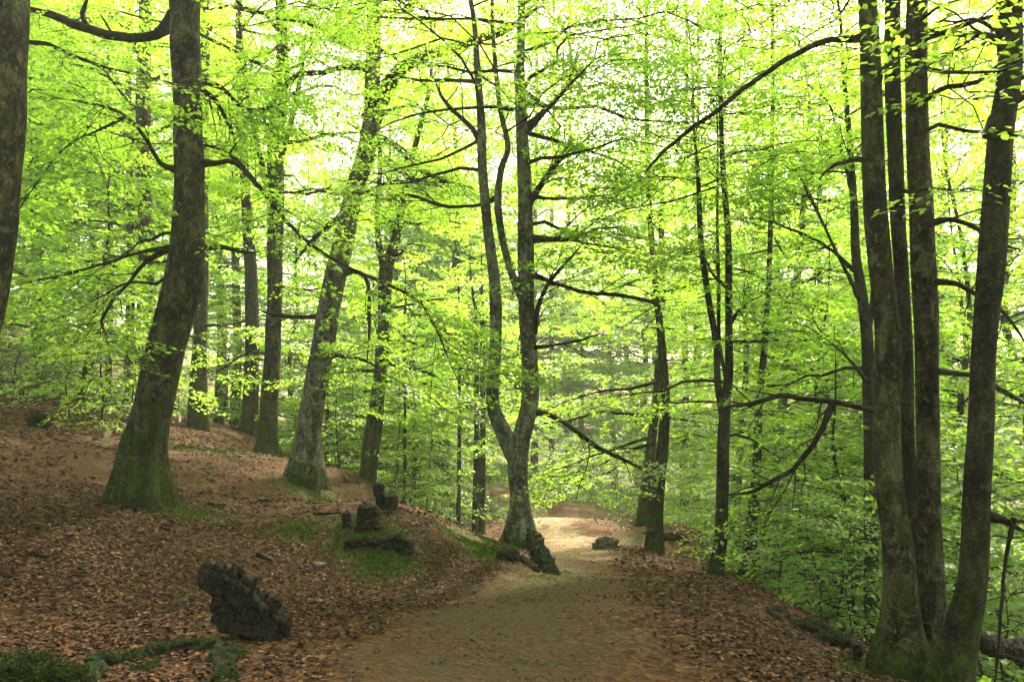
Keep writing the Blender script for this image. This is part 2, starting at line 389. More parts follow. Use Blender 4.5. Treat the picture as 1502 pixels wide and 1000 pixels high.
def simple_mat(name, stops, scale=20, rough=.9, attr=False, bump=.4, stretch=1.0):
    m, nt, out = newmat(name)
    tc = N(nt, 'ShaderNodeTexCoord').outputs['Object']
    mp = N(nt, 'ShaderNodeMapping'); nt.links.new(tc, mp.inputs[0]); mp.inputs['Scale'].default_value = (1, 1, stretch)
    nz = tex_noise(nt, mp.outputs[0], scale, 6, .65)
    f = N(nt, 'ShaderNodeAttribute', attribute_name='rnd').outputs['Fac'] if attr else nz
    bs = N(nt, 'ShaderNodeBsdfPrincipled'); bs.inputs['Roughness'].default_value = rough; bs.inputs['Specular IOR Level'].default_value = .2
    nt.links.new(ramp(nt, f, stops), bs.inputs['Base Color'])
    bp = N(nt, 'ShaderNodeBump'); bp.inputs['Strength'].default_value = bump; bp.inputs['Distance'].default_value = .02
    nt.links.new(nz, bp.inputs['Height']); nt.links.new(bp.outputs[0], bs.inputs['Normal'])
    nt.links.new(bs.outputs[0], out.inputs[0]); return m
M_LITTER = simple_mat('dead_leaf', [(0, (.012, .0045, .0017)), (.3, (.036, .0135, .0045)), (.6, (.078, .031, .0105)), (.85, (.135, .060, .022)), (1, (.22, .12, .055))], attr=True, rough=.75, bump=.05)
M_MOSS = simple_mat('moss_tuft', [(0, (.02, .038, .003)), (.5, (.075, .125, .008)), (1, (.18, .23, .02))], attr=True, bump=.0)
M_MOSS_DARK = simple_mat('dark_moss_tuft', [(0, (.008, .014, .0015)), (.5, (.028, .048, .004)), (1, (.085, .115, .011))], attr=True, bump=.0)
M_MOSSY = simple_mat('mossy_crust', [(.35, (.005, .005, .003)), (.52, (.009, .013, .003)), (.7, (.035, .055, .006))], scale=16, bump=.9)
M_ROT = simple_mat('rotten_wood', [(.34, (.002, .0016, .0012)), (.52, (.008, .006, .004)), (.7, (.030, .021, .012))], scale=34, bump=1.0, stretch=.3)
M_STONE = simple_mat('grey_stone', [(.3, (.08, .075, .06)), (.55, (.19, .18, .15)), (.75, (.33, .31, .27))], scale=9, bump=.6)
M_PALEWOOD = simple_mat('bare_pale_wood', [(.3, (.25, .20, .12)), (.6, (.5, .43, .30)), (.8, (.62, .55, .42))], scale=14, bump=.5, stretch=.2)

# ------------------------------------------------------------------ ground, path
def axis(lo, hi, c0, c1, fine, grow=1.09):
    a = list(np.arange(c0, c1, fine)); s = fine; x = c1
    while x < hi: a.append(x); s = min(s*grow, 12); x += s
    a.append(hi); s = fine; x = c0; b = []
    while x > lo: s = min(s*grow, 12); x -= s; b.append(max(x, lo))
    return np.array(sorted(set(b+a)))
path_c = np.array([(-.05,2.0,1.5),(-.05,3.4,1.45),(0.0,4.7,1.35),(0.05,6.2,1.15),(0.42,8,.9),(0.72,9.5,.62),(0.9,12,.85),(1.0,15,1.05),(.9,19,1.15),(.5,24,1.35),(-.5,29,1.6),(-3,33,1.7),(-8,37,1.8),(-14,40,1.8)])
pc = catmull(np.c_[path_c[:, :2], np.zeros(len(path_c)), path_c[:, 2]], .15)[:, [0, 1, 3]]
def path_amt(x, y):
    """1 on the centre line, 0 at the rim, negative outside"""
    best = np.full(x.shape, -9.)
    for i in range(0, len(pc)):
        d = np.hypot(x-pc[i, 0], y-pc[i, 1]); best = np.maximum(best, 1-d/pc[i, 2])
    return best
moss_spots = [P(560,818,hit(560,818)).tolist()+[.5,1.1], P(525,790,hit(525,790)).tolist()+[.45,1.1], P(500,770,hit(500,770)).tolist()+[.3,1.], P(700,800,hit(700,800)).tolist()+[.6,1.], P(735,815,9.9).tolist()+[.35,.9], P(800,846,8.6).tolist()+[.30,.75],
    P(960,838,9.0).tolist()+[.5,.62], P(940,790,16).tolist()+[1.3,.6], P(990,770,18).tolist()+[2.0,.6], P(465,712,12.6).tolist()+[.9,.85], P(520,728,12.4).tolist()+[.6,.8], P(620,742,13).tolist()+[.8,.7], P(290,740,8.9).tolist()+[.5,.9],
    P(240,735,8.8).tolist()+[.4,.8], P(300,660,13.5).tolist()+[1.1,.7], P(325,915,6.1).tolist()+[.16,.9], P(330,980,4.9).tolist()+[.16,.7], P(950,960,5.2).tolist()+[.35,.55], P(1285,975,5.5).tolist()+[.4,.9], P(860,745,24).tolist()+[1.6,.7],
    P(440,790,9).tolist()+[.5,.65], P(1190,905,7).tolist()+[.3,.5], P(1090,860,9.6).tolist()+[.6,.8], P(850,770,19).tolist()+[1.0,.6], P(270,868,6.6).tolist()+[.12,.8], P(390,672,15).tolist()+[.7,.8]]
def moss_amt(x, y, z=None):
    a = np.zeros(x.shape)
    for (mx, my, mz, r, s) in moss_spots:
        a = np.maximum(a, s*np.exp(-((x-mx)**2+(y-my)**2)/(r*r)))
    a = np.maximum(a, .85/(1+np.exp(-(x-(3.35+.02*y))*2.2))*(y > -5))               # slope below the lip
    a = np.maximum(a, .95/(1+np.exp(-(y-28.5)*.8))*(.75+.25*np.sin(x*.7)*np.sin(y*.5)))   # far glade
    return a
xs = axis(-300, 300, -5.5, 4.2, .065, 1.05); ys = axis(-40, 400, 3.2, 12.5, .065, 1.04)
X, Y = np.meshgrid(xs, ys); Z = gz(X, Y)
bank = np.array([P(590,770,10.2)[:2], P(700,800,9.9)[:2]])
Zg = Z
nx, ny = len(xs), len(ys)
def grid_faces(nx, ny):
    i = np.arange(ny-1)[:, None]*nx; j = np.arange(nx-1)[None]
    return np.stack([i+j, i+j+1, i+nx+j+1, i+nx+j], -1).reshape(-1, 4)
GF = grid_faces(nx, ny)
mb = MB(); mb.add(np.stack([X, Y, Zg], -1).reshape(-1, 3), GF, 0, moss_amt(X, Y).ravel())
ground = mb.build('ground', [M_GROUND]); tag(ground, kind='structure')
pa = path_amt(X, Y) + .10*np.sin(5*X+2*Y)*np.sin(4*Y-3*X)
fm = pa.ravel()[GF].min(1) > 0
used = np.unique(GF[fm]); remap = np.full(nx*ny, -1); remap[used] = np.arange(len(used))
pv = np.stack([X, Y, Zg+.005], -1).reshape(-1, 3)[used]
mb = MB(); mb.add(pv, remap[GF[fm]], 0, np.clip(pa.ravel()[used], 0, 1))
path = mb.build('path', [M_PATH]); tag(path, kind='structure')

# fallen leaves, thick near the camera
rng = np.random.default_rng(5)
mb = MB()
for (cnt, d0, d1, sz) in ((200000, 3.0, 9.5, .041), (80000, 9.5, 22, .062)):
    y = d0+(d1-d0)*rng.random(cnt)**.9; x = (rng.random(cnt)*2-1)*(y*.70+.3)
    p_ = path_amt(x, y); mo = moss_amt(x, y)
    keep = (rng.random(cnt) > np.clip(p_*1.2+.34, 0, .86)) & (rng.random(cnt) > mo*1.05) & (x < 4.5)
    dn = np.sin(1.7*x+np.sin(1.3*y)*2)*np.sin(1.9*y+np.sin(1.1*x)*2)+.5*np.sin(5.1*x+2*np.sin(3*y))*np.sin(4.3*y)
    keep &= rng.random(cnt) < .72+.45*dn
    x, y = x[keep], y[keep]; m = len(x)
    e = .05; z = gz(x, y); gx = (gz(x+e, y)-z)/e; gy = (gz(x, y+e)-z)/e
    nn = norm(np.c_[-gx, -gy, np.ones(m)]+rng.standard_normal((m, 3))*.38)
    a = rng.uniform(0, 6.28, m); ld = np.c_[np.cos(a), np.sin(a), gx*np.cos(a)+gy*np.sin(a)] + rng.standard_normal((m, 3))*.15
    add_leaves(mb, np.c_[x, y, z+.008+.012*rng.random(m)], ld, nn, sz*rng.uniform(.6, 1.25, m)*np.where(path_amt(x, y) > .25, .62, 1), rng.random(m)**1.25, 0, True)
tag(mb.build('leaf_litter', [M_LITTER]), 'red brown carpet of fallen beech leaves', 'leaf litter', kind='stuff')

# moss tufts
mb = MB(); P0 = []
for (mx, my, mz, r, s) in moss_spots:
    if my > 14 or s < .65: continue
    k = min(int(60000*r*r) if my < 11 else int(12000*r*r), 16000)
    a = rng.uniform(0, 6.28, k); q = r*np.abs(rng.standard_normal(k))*.62
    P0.append(np.c_[mx+q*np.cos(a), my+q*np.sin(a)])
P0 = np.concatenate(P0); nz_ = np.array([mnoise.fractal(Vector((x*2.6, y*2.6, 1.)), 1., 2., 4) for x, y in P0])
P0 = P0[nz_ > -.12+.15*rng.standard_normal(len(P0))]; m = len(P0)
a = rng.uniform(0, 6.28, m); ld = np.c_[np.cos(a)*.6, np.sin(a)*.6, rng.uniform(.3, 1.2, m)]
add_blades(mb, np.c_[P0, gz(P0[:, 0], P0[:, 1])-.004], ld, rng.uniform(.012, .035, m), rng.random(m), 0, .2)
tag(mb.build('moss', [M_MOSS]), 'bright green moss patches on the bank and roots', 'moss', kind='stuff')

# ------------------------------------------------------------------ traced trees
def trace(pts, d, dd=0.0):
    """pixel points (x, y, width) from the ground up -> path with radius; dd tilts the trunk away with height"""
    out = []
    y0 = pts[0][1]
    for (x, y, w) in pts:
        dk = d + dd*(y0-y)/600
        p = P(x, y, dk); out.append([*p, .5*w*(.89 if w > 22 else 1.08)*dk/FPX])
    return np.array(out)
def extend(tp, top, rng, rtop=.03, lean=.06):
    """continue a trunk above the picture"""
    z0 = tp[-1, 2]
    if top <= z0+.5: return tp
    d = tp[-1, :3]-tp[-2, :3]; d = d/max(abs(d[2]), 1e-3); d[:2] = np.clip(d[:2], -.25, .25)
    k = max(3, int((top-z0)/1.5)); ex = []
    p = tp[-1, :3].copy(); r0 = tp[-1, 3]
    for i in range(1, k+1):
        dz = (top-z0)/k; d[:2] = d[:2]*.8+rng.standard_normal(2)*lean; p = p+np.array([d[0]*dz, d[1]*dz, dz])
        ex.append([*p, r0+(rtop-r0)*(i/k)])
    return np.vstack([tp, ex])

tree_count = 0
def hero(name, label, stems, d, limbs=(), top=14, zb=6, nb=22, Lmax=3.6, leaf=.075, nl=22, bark=None, flare=.55, lobes=5, flare_h=.3,
         moss_h=.8, seed=1, dd=0.0, group=None, hexa=False, dens=1.0, cat='tree', sides=26, rough=.07, zt=None, tip=.03, low=(), sub=.42, e_lo=8, stem_d=None, stem_bark=None):
    """one tree: every stem, every traced limb a mesh; crown = finer branches, twigs and leaves"""
    rng = np.random.default_rng(seed); bark = bark or M_BARK
    if not hexa: nl = int(nl*2.7); leaf *= .76; nb = int(nb*1.45); dens *= 1.1
    else: nb = int(nb*2); nl = int(nl*1.7); leaf *= .8
    base = None; root = None; cr = MB(); first = True
    for si, pts in enumerate(stems):
        tp = trace(pts, d+(stem_d[si] if stem_d else 0), dd)
        if si == 0:
            base = tp[0, :3].copy()
            bz = gz1(base[0], base[1]); base[2] = bz
            root = empty(name, base); tag(root, label, cat, group)
            down = tp[0].copy(); down[2] = min(bz, down[2])-.22; down[3] *= 1.02
            tp = np.vstack([down, tp])
        tall = pts[-1][1] <= 5
        tp = extend(tp, top*(1 if si == 0 else rng.uniform(.85, 1)) if tall else tp[-1, 2]+rng.uniform(1.5, 2.5), rng, tip if tall else .007)
        fp = catmull(tp, .07 if d < 20 else .2)
        rad = np.maximum(fp[:, 3], .006)
        tb = MB(); h = fp[:, 2]-base[2]
        at = np.clip(np.exp(-np.maximum(h, 0)/moss_h), 0, 1)
        sd = max(8, int(sides*(1 if si == 0 else .7)))
        v, f, f2 = tube(fp[:, :3], rad, sd, rng=rng, rough=rough, flare=flare if si == 0 else 0, lobes=lobes, flare_h=flare_h)
        tb.add(v, f, 0, np.r_[np.repeat(at, sd), 0]); tb.f.append(f2); tb.m.append(np.zeros(len(f2), np.int32)); tb.sm.append(np.ones(len(f2), bool))
        tb.build('trunk' if si == 0 else 'stem', [stem_bark[si] if stem_bark else bark], root, base)
        ztop = zt or fp[-1, 2]
        z0 = max(zb, fp[0, 2]+.5)
        k = nb if si == 0 else max(4, int(nb*.6))
        if k > 0 and ztop > z0:
            for br, r0 in auto_branches(rng, fp[:, :3], rad, z0, ztop, k, Lmax, e_lo=e_lo):
                add_tube(cr, br, np.linspace(r0, .005, len(br)), 5, 0, 0., cap=False)
                leafy(cr, rng, br, leaf, nl, .25, hexa, True, dens, sub=sub)
    for lb in limbs:
        pts = lb['p']; ld = lb.get('d', d); de = lb.get('de', ld)
        tp = []
        for i, (x, y, w) in enumerate(pts):
            t = i/(len(pts)-1); dk = ld+(de-ld)*t+.05*rng.standard_normal(); p = P(x, y, dk); tp.append([*p, .5*w*dk/FPX])
        tp = np.array(tp); tp[-1, 3] *= .35; tp[0, 3] *= 1.4; fp = catmull(tp, .08); lm = MB()
        fp[:, :3] += np.cumsum(rng.standard_normal((len(fp), 3))*.004, axis=0)
        add_tube(lm, fp[:, :3], np.maximum(fp[:, 3], .004), 9, 0, 0.15, rng=rng, rough=.10)
        # bare side twigs
        for q in range(int(lb.get('tw', 5)*1.8)):
            i = rng.integers(len(fp)//4, len(fp)-1); dr = norm(fp[min(i+1, len(fp)-1), :3]-fp[i-1, :3]); sdv = norm(rng.standard_normal(3))
            L = rng.uniform(.25, .9)*lb.get('twl', 1); k = 5; t = np.linspace(0, 1, k)[:, None]
            tw = fp[i, :3]+t*norm(dr*.7+sdv*.7)*L+np.cumsum(rng.standard_normal((k, 3))*.03*L, axis=0)*(t > 0)
            add_tube(lm, tw, np.linspace(max(.35*fp[i, 3], .004), .003, k), 4, 0, 0., cap=False)
            if lb.get('leaf', 1) and rng.random() < .7: leafy(cr, rng, tw, leaf, nl, .1, hexa, True, dens, sub=sub)
        lm.build('limb', [lb.get('m', M_TWIG)], root, base)
        if lb.get('leaf', 1): leafy(cr, rng, fp[:, :3], leaf, nl, lb.get('s', .35), hexa, True, dens*lb.get('k', 1), sub=sub, l2=lb.get('l2', 1))
    for (x, y, dx, az, el, L) in low:                                # leafy low branches that start at a pixel of the trunk
        p = P(x, y, dx); k = 7; t = np.linspace(0, 1, k)
        hd = np.array([math.sin(R(az))*math.cos(R(el)), math.cos(R(az))*math.cos(R(el)), math.sin(R(el))])
        br = p+hd*(L*t)[:, None]-np.array([0, 0, 1.])*(.25*L*t**2)[:, None]+np.cumsum(rng.standard_normal((k, 3))*.03*L, axis=0)*(t > 0)[:, None]
        add_tube(cr, br, np.linspace(.012+.008*L, .004, k), 5, 0, 0., cap=False)
        leafy(cr, rng, br, leaf, nl, .2, hexa, True, dens, sub=sub)
    if cr.n: cr.build('crown', [M_TWIG, M_LEAF], root, base)
    return root

# left edge
hero('beech_tree', 'thick grey trunk cut by the left edge of the photo', [[(-96,775,105),(-82,650,84),(-54,520,80),(-24,400,80),(-3,200,80),(4,0,80)]], 7.0, seed=11,
     top=13, zb=7, nb=14, Lmax=3.2, bark=M_BARK, zt=12.5,
     low=[(10,60,7,60,10,1.6)])
# big tree on the left slope
hero('beech_tree', 'big dark mossy beech with flared roots on the left slope', [[(202,722,84),(208,660,70),(222,600,60),(246,500,61),(271,400,60),(277,280,48),(275,150,47),(271,0,50)]], 8.8, seed=12,
     top=13, zb=7.0, nb=16, Lmax=3.5, flare=.62, lobes=5, flare_h=.33, moss_h=.9, bark=M_BARK, zt=12.5,
     limbs=[dict(p=[(258,30,26),(240,42,20),(215,52,15),(165,52,14),(120,40,13),(75,20,12),(30,5,9)], s=.5, tw=3),
            dict(p=[(165,52,9),(130,40,8),(122,20,8),(132,-10,6)], leaf=0, tw=1),
            dict(p=[(260,250,9),(235,240,7),(215,205,6),(185,170,5),(130,150,4),(75,146,3)], de=8.0, s=.45),
            dict(p=[(185,170,5),(150,190,4),(100,215,3.5),(70,250,3),(35,305,2.5)], de=7.8, d=8.4, s=.4),
            dict(p=[(250,365,10),(215,385,7),(190,415,5),(165,445,5),(148,475,4),(160,500,3)], de=8.2, s=.5, k=.8),
            dict(p=[(250,362,7),(200,370,5),(150,385,4),(90,402,4),(22,418,3)], de=7.9, s=.4),
            dict(p=[(296,240,10),(320,240,8),(345,238,8),(372,265,7),(425,330,6),(490,378,5),(560,410,5),(625,445,4),(680,560,3)], de=7.6, s=.6, k=.45, tw=8),
            dict(p=[(298,362,9),(330,362,7),(360,370,5),(385,368,3)], leaf=0, tw=3),
            dict(p=[(372,265,5),(352,240,5),(338,225,5),(352,205,3)], leaf=0, tw=2, d=8.6),
            dict(p=[(290,115,10),(325,128,8),(352,152,7),(375,160,6),(420,150,5)], de=9.2, s=.4),
            dict(p=[(290,130,9),(315,145,7),(332,175,6),(345,205,4)], de=9.2, s=.4)],
     low=[(270,340,8.8,-60,5,1.3),(280,210,8.7,60,0,.9),(255,400,8.7,-100,-10,1.2)])
# its back neighbours
hero('beech_tree', 'upright mossy beech left of the leaning trunk on the slope', [[(392,668,40),(392,640,31),(397,560,28),(402,470,25),(403,400,25),(404,300,28),(405,200,27),(414,100,17),(412,0,15)]], 15, seed=13,
     top=16, zb=6, nb=22, Lmax=3.8, flare=.5, zt=15.5, leaf=.085, bark=M_BARK, moss_h=1.2,
     limbs=[dict(p=[(400,300,10),(385,240,9),(372,180,8),(360,100,7),(350,20,5)], de=15.5, s=.3),
            dict(p=[(412,230,9),(428,170,8),(440,120,7),(452,40,5)], s=.3),
            dict(p=[(404,300,10),(390,280,8),(360,265,6),(330,262,4)], de=14)],
     low=[(404,330,15,-70,10,2.6),(404,280,15,80,12,2.8),(400,420,15,110,0,2.2),(400,520,15,-60,0,2.2)])
hero('beech_tree', 'thin greyish trunk standing behind the upright mossy beech', [[(365,640,28),(368,560,20),(370,500,19),(368,400,17),(360,280,13),(354,150,11),(350,0,9)]], 19, seed=14,
     top=16, zb=7, nb=12, Lmax=3.0, leaf=.09, bark=M_BARK_DARK, zt=15.5,
     low=[(366,470,19,-90,10,2.5),(366,520,19,120,0,2.4)])
hero('beech_tree', 'grey trunk half hidden behind the big dark mossy beech', [[(289,626,30),(291,560,22),(294,480,18),(296,380,17),(298,200,15),(300,0,12)]], 17, seed=15,
     top=16, zb=8, nb=8, Lmax=3.0, leaf=.09, bark=M_BARK, zt=15.5, low=[(291,480,17,100,0,2.2),(291,500,17,-120,0,2.2)])
# leaning tree
hero('beech_tree', 'leaning pale beech with a mossy foot in the middle of the slope', [[(446,702,60),(450,655,44),(458,600,38),(470,530,38),(481,460,36),(500,370,36),(518,290,32),(535,230,31),(546,170,30),(547,100,25),(548,0,23)]], 13, seed=16,
     top=16, zb=7.5, nb=18, Lmax=3.8, bark=M_BARK_PALE, flare=.5, moss_h=.55, zt=15.5, leaf=.08,
     limbs=[dict(p=[(544,178,24),(562,140,24),(580,108,21),(612,86,17),(660,72,15),(700,58,13),(745,40,12),(792,8,10)], de=12, s=.4, m=M_BARK_DARK),
            dict(p=[(545,98,10),(505,98,9),(470,106,8),(435,110,8),(412,135,7),(385,165,6),(360,163,4)], de=12.5, s=.35),
            dict(p=[(540,215,11),(565,208,8),(585,222,7),(605,242,6),(640,265,6),(690,278,5)], de=12, s=.4),
            dict(p=[(535,235,10),(555,232,8),(580,252,6),(610,268,5),(650,272,4)], de=12.4, s=.4),
            dict(p=[(488,450,9),(478,462,8),(440,465,7),(405,462,7),(385,455,6)], leaf=0, tw=2),
            dict(p=[(505,400,9),(525,398,7),(540,415,6),(543,470,5),(540,530,4)], leaf=0, tw=3, d=12.8),
            dict(p=[(478,520,10),(500,522,7),(530,528,5),(560,545,4)], s=.4, de=12.4),
            dict(p=[(512,310,10),(470,340,8),(430,385,7)], s=.3, de=13.4),
            dict(p=[(548,60,9),(520,40,8),(495,10,7)], s=.3)],
     low=[(520,290,13,80,8,2.4),(470,540,13,95,0,2.0),(520,285,13,-80,10,2.2),(540,160,13,70,10,2.6)])
# slender tree at the end of the slope
hero('beech_tree', 'slender forked beech beside the dark stumps on the bank', [[(539,708,24),(547,640,22),(556,560,18),(563,480,18),(566,400,19),(578,360,14),(590,300,10),(604,235,9),(618,180,7)],
                           [(566,400,12),(556,360,9),(553,310,7),(558,240,6),(552,180,5)]], 15, seed=17,
     zb=4.2, nb=12, Lmax=2.6, leaf=.08, bark=M_BARK, flare=.4, dens=.9,
     limbs=[dict(p=[(566,530,6),(590,540,5),(620,545,4),(650,560,3)], s=.3), dict(p=[(568,450,6),(590,450,4),(630,440,4),(660,438,3)], s=.3)],
     low=[(556,560,15,80,5,2.2),(560,500,15,100,0,2.2),(556,540,15,-100,0,1.8)])
# the centre tree on the path's bank
hero('beech_tree', 'forked grey beech on the mossy bank at the bend of the path', [[(763,790,48),(762,735,31),(759,690,31),(762,655,31),(777,590,28),(776,520,27),(772,440,26),(771,350,22),(770,280,20),(766,200,18),(763,120,14),(765,0,10)],
                           [(756,675,26),(741,640,22),(723,590,18),(727,500,16),(726,420,16),(715,330,14),(708,250,13),(706,180,12),(700,100,9),(690,0,7)],
                           [(771,445,14),(752,405,11),(737,350,10),(730,295,10),(736,245,9),(745,215,8),(732,150,7),(724,60,6),(722,0,5)]], 9.8, seed=18,
     top=13, zb=5.0, nb=24, Lmax=3.4, bark=M_BARK_PALE, flare=.50, lobes=4, flare_h=.28, moss_h=.28, zt=12, leaf=.07, nl=20,
     limbs=[dict(p=[(778,350,11),(800,350,9),(832,350,8),(855,342,6),(878,332,4)], de=9.5, s=.4),
            dict(p=[(775,300,11),(790,280,10),(812,250,9),(828,225,7),(838,205,5)], de=9.8, s=.4),
            dict(p=[(774,285,8),(800,290,5),(850,290,4),(905,284,3)], de=9.5, s=.3),
            dict(p=[(785,604,9),(800,606,8),(832,622,7),(868,648,7),(900,664,6),(930,678,4),(955,690,3)], de=9.2, s=.75, tw=2),
            dict(p=[(782,490,9),(788,450,7),(805,415,6),(830,385,5),(852,358,4)], de=9.3, s=.5, k=.6),
            dict(p=[(784,405,8),(810,415,6),(860,430,6),(910,436,6),(955,446,6),(968,452,5),(966,465,4)], de=9.0, leaf=0, tw=5),
            dict(p=[(708,215,9),(695,190,8),(680,175,7),(655,150,6),(636,112,4)], de=10, leaf=0, tw=3),
            dict(p=[(768,190,9),(800,160,7),(835,120,6),(850,60,5)], s=.3),
            dict(p=[(728,290,7),(700,300,5),(650,300,5),(600,283,4),(560,284,3)], de=10.3, s=.4, k=.7),
            dict(p=[(783,510,6),(810,508,4),(850,500,4),(880,490,3)], de=9.4, leaf=0, tw=4)],
     low=[(770,240,9.8,110,15,2.2),(770,330,9.8,60,12,2.0),(708,250,9.8,-70,15,1.9),(765,150,9.8,95,12,2.6),(700,120,9.8,-100,12,2.0),(770,200,9.8,150,20,2.0)])
# the pair right of the path
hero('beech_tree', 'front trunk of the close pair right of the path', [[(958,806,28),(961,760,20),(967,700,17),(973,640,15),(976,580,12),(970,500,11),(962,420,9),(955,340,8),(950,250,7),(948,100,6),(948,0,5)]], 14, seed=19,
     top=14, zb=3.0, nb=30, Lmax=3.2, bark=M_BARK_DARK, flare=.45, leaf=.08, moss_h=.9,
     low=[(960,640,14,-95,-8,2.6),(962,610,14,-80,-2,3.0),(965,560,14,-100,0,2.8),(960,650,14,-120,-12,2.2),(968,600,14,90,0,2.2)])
hero('beech_tree', 'mossy leaning trunk directly behind the front one of the pair', [[(943,774,24),(948,720,17),(954,660,14),(961,600,11),(968,520,12),(972,430,9),(970,330,8)]], 18, seed=20,
     zb=3.4, nb=12, Lmax=2.8, bark=M_BARK, flare=.5, leaf=.09, moss_h=2.0, low=[(952,690,18,-90,-5,2.8),(956,650,18,-75,0,3.2)])
# small trees by the lip
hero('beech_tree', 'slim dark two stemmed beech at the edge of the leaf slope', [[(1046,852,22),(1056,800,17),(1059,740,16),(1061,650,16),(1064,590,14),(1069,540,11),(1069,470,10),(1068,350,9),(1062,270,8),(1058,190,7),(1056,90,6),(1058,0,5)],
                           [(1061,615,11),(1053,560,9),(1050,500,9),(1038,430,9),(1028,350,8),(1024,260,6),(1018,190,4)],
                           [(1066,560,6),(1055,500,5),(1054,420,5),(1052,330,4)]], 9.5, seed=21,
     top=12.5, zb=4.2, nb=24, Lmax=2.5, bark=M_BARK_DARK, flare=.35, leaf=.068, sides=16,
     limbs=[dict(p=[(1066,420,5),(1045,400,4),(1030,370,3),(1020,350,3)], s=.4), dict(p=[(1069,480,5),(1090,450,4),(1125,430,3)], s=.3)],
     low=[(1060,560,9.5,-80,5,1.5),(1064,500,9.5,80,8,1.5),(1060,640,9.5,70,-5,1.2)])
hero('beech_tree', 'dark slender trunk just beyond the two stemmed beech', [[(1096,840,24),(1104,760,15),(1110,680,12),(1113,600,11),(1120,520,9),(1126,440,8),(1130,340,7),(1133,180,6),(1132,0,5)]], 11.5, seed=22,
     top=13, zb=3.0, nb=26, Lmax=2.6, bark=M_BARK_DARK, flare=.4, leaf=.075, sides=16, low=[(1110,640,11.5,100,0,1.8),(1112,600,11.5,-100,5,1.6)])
hero('beech_tree', 'thin pale trunk leaning right behind the lip of the slope', [[(1133,800,16),(1140,700,13),(1147,600,12),(1156,520,12),(1166,440,11),(1176,330,9),(1184,220,7)]], 14, seed=23,
     zb=2.6, nb=20, Lmax=2.8, bark=M_BARK_PALE, flare=.3, leaf=.08, sides=16, low=[(1140,680,14,90,0,2.4),(1146,600,14,120,0,2.2)])
hero('beech_tree', 'very thin grey trunk between the slender one and the pale leaning one', [[(1075,770,18),(1083,690,12),(1090,600,9),(1095,520,7),(1092,440,6)]], 16, seed=24,
     zb=3.0, nb=16, Lmax=2.6, bark=M_BARK_PALE, flare=.3, leaf=.085, sides=12)
hero('beech_tree', 'straight black trunk just left of the big multi stemmed trunk', [[(1279,905,20),(1278,800,18),(1277,700,18),(1275,600,16),(1272,500,15),(1264,430,14),(1255,370,12),(1252,290,10),(1244,180,7),(1236,90,5)],
                           [(1272,500,9),(1280,440,7),(1282,380,6),(1276,300,5)]], 8.5, seed=25,
     zb=4.0, nb=12, Lmax=1.9, bark=M_BARK_DARK, flare=.2, leaf=.068, sides=16, moss_h=1.5,
     limbs=[dict(p=[(1262,440,6),(1240,395,5),(1215,340,4),(1185,280,4),(1160,235,3)], de=9, s=.4),
            dict(p=[(1258,400,6),(1225,370,5),(1185,345,4),(1130,325,3),(1090,322,3)], de=9, s=.4),
            dict(p=[(1272,560,5),(1240,520,4),(1205,490,3),(1175,470,3)], de=9, s=.5),
            dict(p=[(1252,290,5),(1230,210,4),(1215,150,3)], s=.3)],
     low=[(1270,540,8.5,-70,5,1.4),(1276,640,8.5,80,0,1.3)])
# right group: trunks growing from one foot
hero('beech_tree', 'big multi stemmed beech with three trunks on a mossy foot', [[(1322,975,92),(1321,900,58),(1316,800,46),(1303,700,43),(1300,600,42),(1303,500,40),(1299,450,38),(1284,300,37),(1279,150,34),(1273,0,31)],
                           [(1338,930,40),(1340,850,34),(1336,750,26),(1331,640,18),(1329,500,17),(1322,400,19),(1316,300,20),(1311,150,21),(1309,0,20)],
                           [(1362,950,62),(1363,880,46),(1363,780,36),(1362,700,35),(1359,500,37),(1355,400,38),(1352,300,39),(1346,200,35),(1345,0,32)]], 5.4, seed=26,
     top=12, zb=5.2, nb=12, Lmax=2.8, bark=M_BARK, flare=.35, lobes=4, flare_h=.22, moss_h=.45, leaf=.07, nl=14, hexa=True, zt=11, sides=34, stem_d=[0, .34, .12], stem_bark=[M_BARK, M_BARK_DARK, M_BARK],  # middle stem takes darker bark: its shade is put into the colour
     limbs=[dict(p=[(1272,55,12),(1235,58,10),(1200,65,9),(1150,90,8),(1100,130,8),(1045,178,7),(990,215,6),(962,240,5),(942,264,3)], de=5.6, leaf=0, tw=2, twl=.6),
            dict(p=[(1290,605,10),(1260,600,8),(1220,592,8),(1180,588,8),(1135,585,8),(1095,597,7),(1045,603,5)], de=5.8, leaf=0, tw=4, twl=.5),
            dict(p=[(1222,593,8),(1205,625,8),(1190,655,8),(1165,688,7),(1135,708,7),(1105,722,5),(1065,728,3)], d=5.6, leaf=0, tw=4, twl=.7),
            dict(p=[(1275,235,8),(1250,235,7),(1225,242,6),(1200,262,3)], leaf=0, tw=1, twl=.4),
            dict(p=[(1345,155,10),(1365,140,9),(1395,122,8),(1440,112,7),(1500,60,5)], de=5.2, s=.2, k=.5, l2=.5),
            dict(p=[(1365,328,9),(1395,320,8),(1430,330,7),(1465,350,6),(1500,360,5)], de=5.0, leaf=0, tw=4, twl=.5),
            dict(p=[(1368,415,9),(1400,418,8),(1440,440,7),(1480,470,5),(1510,520,4)], de=5.2, leaf=0, tw=3, twl=.5),
            dict(p=[(1372,545,9),(1400,548,8),(1440,555,8),(1480,580,7),(1520,600,6)], de=5.8, leaf=0, tw=3, twl=.5)],
     low=[(1310,60,5.2,175,5,.8),(1335,90,5.2,150,0,.9),(1350,60,5.2,120,5,1.0),(1290,120,5.2,-150,0,.6),(1325,280,5.2,160,0,.5),(1340,200,5.2,110,-5,.7),])
